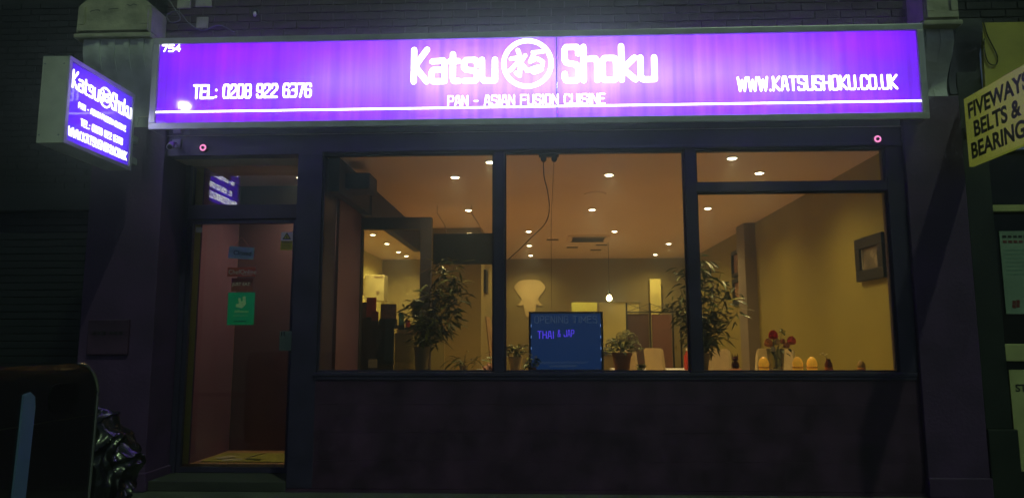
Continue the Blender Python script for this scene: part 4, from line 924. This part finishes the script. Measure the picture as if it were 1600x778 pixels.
obj('stem', tube(bmesh.new(), [(2.07, .26, 1.03), (2.09, .25, 1.2), (2.13, .22, 1.37)], .003, 5), CANE, SP)
for k in range(26):
    t_ = ro.uniform(.1, 1); o = bpy.data.objects.new('leaf', RL[k % 3]); o.location = (2.075 + .055 * t_ + ro.uniform(-.05, .05) * (1.2 - t_), .24 - .03 * t_, 1.20 + .17 * t_); o.rotation_euler = (ro.uniform(-.6, .6), ro.uniform(-1, .3), ro.uniform(0, 6)); s_ = ro.uniform(.5, .95); o.scale = (s_,) * 3
    o.parent = SP; o.matrix_parent_inverse = LOCS[SP.name].inverted(); COL.objects.link(o)
# ornaments on the ledge
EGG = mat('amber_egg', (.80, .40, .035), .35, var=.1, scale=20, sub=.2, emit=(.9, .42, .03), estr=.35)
def egg(x, y, label, s=1.12, m=EGG):
    T = thing('egg_ornament', label, 'ornament', (x, y, 1.006), 0, 'amber egg ornaments on the window ledge')
    pr_e = [(.033 * s, 0), (.037 * s, .006), (.040 * s, .03 * s), (.038 * s, .034 * s)]
    obj('cup', lathe(bmesh.new(), pr_e, (x, y, 1.006), 20), m, T, smooth=True)
    obj('egg', lathe(bmesh.new(), [(.041 * s * math.sin(a) ** .9 * (1 - .16 * max(0, -math.cos(a))) if a < PI - .01 else .0005, .060 * s - .042 * s * math.cos(a) * (1.0 if a < PI / 2 else 1.32)) for a in [.15 + (PI - .16) * i / 12 for i in range(13)]], (x, y, 1.006), 20), m, T, smooth=True)
    obj('collar', lathe(bmesh.new(), [(.0425 * s, .028 * s), (.045 * s, .033 * s), (.0425 * s, .038 * s)], (x, y, 1.006), 20, False), mat('egg_collar', (.6, .25, .03), .4), T, smooth=True)
egg(1.945, .20, 'amber egg ornament left of the glass vase'); egg(2.238, .20, 'amber egg ornament right of the vase, left of a pair'); egg(2.362, .20, 'amber egg ornament right of the vase, right of a pair')
egg(2.785, .20, 'dull brown egg ornament standing alone at the right end', .85, mat('brown_egg', (.36, .22, .05), .5, var=.15))
DRED = mat('dark_red_glaze', (.13, .018, .012), .2, var=.2, coat=.4); OR = mat('orange_base', (.55, .20, .05), .45, var=.15)
FG = thing('cat_figurine', 'dark red crowned figurine on orange base before the right bamboo', 'figurine', (1.69, .17, 1.006))
obj('base', lathe(bmesh.new(), [(.06, 0), (.065, .012), (.045, .028), (.03, .03)], (1.69, .17, 1.006), 18), OR, FG, smooth=True)
obj('body', lathe(bmesh.new(), [(.028, .03), (.036, .05), (.032, .075), (.02, .09)], (1.69, .17, 1.006), 16), DRED, FG, smooth=True)
obj('head', lathe(bmesh.new(), [(.005, .088), (.024, .095), (.030, .112), (.022, .13), (.004, .135)], (1.69, .17, 1.006), 16), DRED, FG, smooth=True)
for dx in (-.022, 0, .022): obj('crown_point', lathe(bmesh.new(), [(.007, .124), (.001, .158)], (1.69 + dx, .17, 1.006), 6), DRED, FG)
BV = thing('bud_vase', 'small dark red bud vase with white sprig among the eggs', 'vase', (2.50, .19, 1.006))
obj('body', lathe(bmesh.new(), [(.026, 0), (.032, .01), (.034, .07), (.022, .09), (.018, .105), (.022, .112)], (2.50, .19, 1.006), 16), DRED, BV, smooth=True)
obj('front_glaze', lathe(bmesh.new(), [(.030, .002), (.0345, .012), (.0352, .04)], (2.50, .19, 1.006), 16, False), OR, BV, smooth=True)
SW = thing('white_sprig', 'tiny white flower sprig in the dark red bud vase', 'sprig', (2.50, .19, 1.1))
obj('stem', tube(bmesh.new(), [(2.50, .19, 1.05), (2.485, .185, 1.13), (2.45, .18, 1.165)], .002, 5), CANE, SW)
for p in ((2.45, .178, 1.166), (2.43, .18, 1.155), (2.47, .178, 1.15), (2.485, .175, 1.158)): obj('flower', lathe(bmesh.new(), [(.001, -.005), (.008, 0), (.001, .006)], p, 8), WF, SW)
# tissue and small block by the left mullion
b = bmesh.new(); bmesh.ops.create_icosphere(b, subdivisions=3, radius=.055)
for v in b.verts: v.co *= 1 + .5 * noise.noise(v.co * 38) ; v.co.z = max(v.co.z * .8, -.030)
for v in b.verts: v.co += Vector((-.475, .17, 1.0295))
obj('crumpled_tissue', b, mat('pink_tissue', (.62, .33, .24), .8, var=.2, scale=40), label='crumpled pink paper flower on the ledge by the left mullion', cat='tissue')
obj('white_block', BX(-.585, -.525, .14, .18, .999, 1.03, .003), WHITE, label='small white card lying beside the pink paper flower', cat='card')
# hanging closed sign
CS = thing('closed_sign', 'pale blue Closed sign hanging tilted on the door glass', 'sign', (-2.855, .38, 2.1))
b = BX(-.122, .122, -.004, .004, -.058, .058, .003); o = obj('board', b, mat('pale_blue_board', (.30, .46, .50), .5, var=.15, scale=10), CS, local=True)
CS.location = (-2.855, .382, 2.11); CS.rotation_euler = (0, math.radians(4), 0); LOCS[CS.name] = Matrix.Identity(4)
typed('lettering', 'Closed', .062, (-.075, -.0052, -.022), FR, INKD, CS, .0006)
obj('lettering_line', BX(-.06, .06, -.0052, -.0045, -.043, -.040), INKD, CS, local=True)
obj('hook_sucker', lathe(bmesh.new(), [(.012, -.004), (.012, .004)], (-.015, 0, .155), 12), VASEG, CS, local=True)
for sx in (-.085, .075): obj('string', tube(bmesh.new(), [(-.015, 0, .155), (sx, 0, .055)], .0022, 5), mat('pink_string', (.55, .35, .32), .8, var=0), CS, local=True)
# post on the lobby mat
obj('door_mat', BX(-3.22, -2.33, .55, 1.05, .151, .163, .003), mat('coir_mat', (.55, .55, .12), .95, var=.3, scale=60, bump=.8, bscale=150), label='yellow door mat on the lobby floor behind the door', cat='mat')
for k, (x, y, a, lab) in enumerate(((-2.95, .62, .3, 'white envelope nearest the left on the lobby mat'), (-2.75, .66, -.4, 'bent white leaflet standing up on the lobby mat'), (-3.05, .70, .9, 'crumpled envelope by the lobby wall'))):
    b = BX(-.09, .09, -.05, .05, 0, .004)
    if k == 1:
        for v in b.verts: v.co.z += .05 * (v.co.x + .09) / .18
    o = obj('post_letter', b, PAPER, label=lab, cat='letter'); o.location = (x, y, .164 + .005 * k); o.rotation_euler = (0, 0, a)

# ================================================================== added scattering volume, stands in for lens bloom round sign and lamps
hz = obj('bloom_haze', BX(-75, 75, -58, 12.5, -1.4, 9.5), mat('unused_surface', (.5, .5, .5)), kind='stuff')
hm = bpy.data.materials.new('bloom_volume'); hm.use_nodes = True; hn = hm.node_tree; hn.nodes.clear()
ho = hn.nodes.new('ShaderNodeOutputMaterial'); hv = hn.nodes.new('ShaderNodeVolumePrincipled')
hv.inputs['Color'].default_value = (.72, .90, 1, 1); hv.inputs['Density'].default_value = .027; hv.inputs['Anisotropy'].default_value = .90
hn.links.new(hv.outputs[0], ho.inputs['Volume']); hz.data.materials.clear(); hz.data.materials.append(hm)
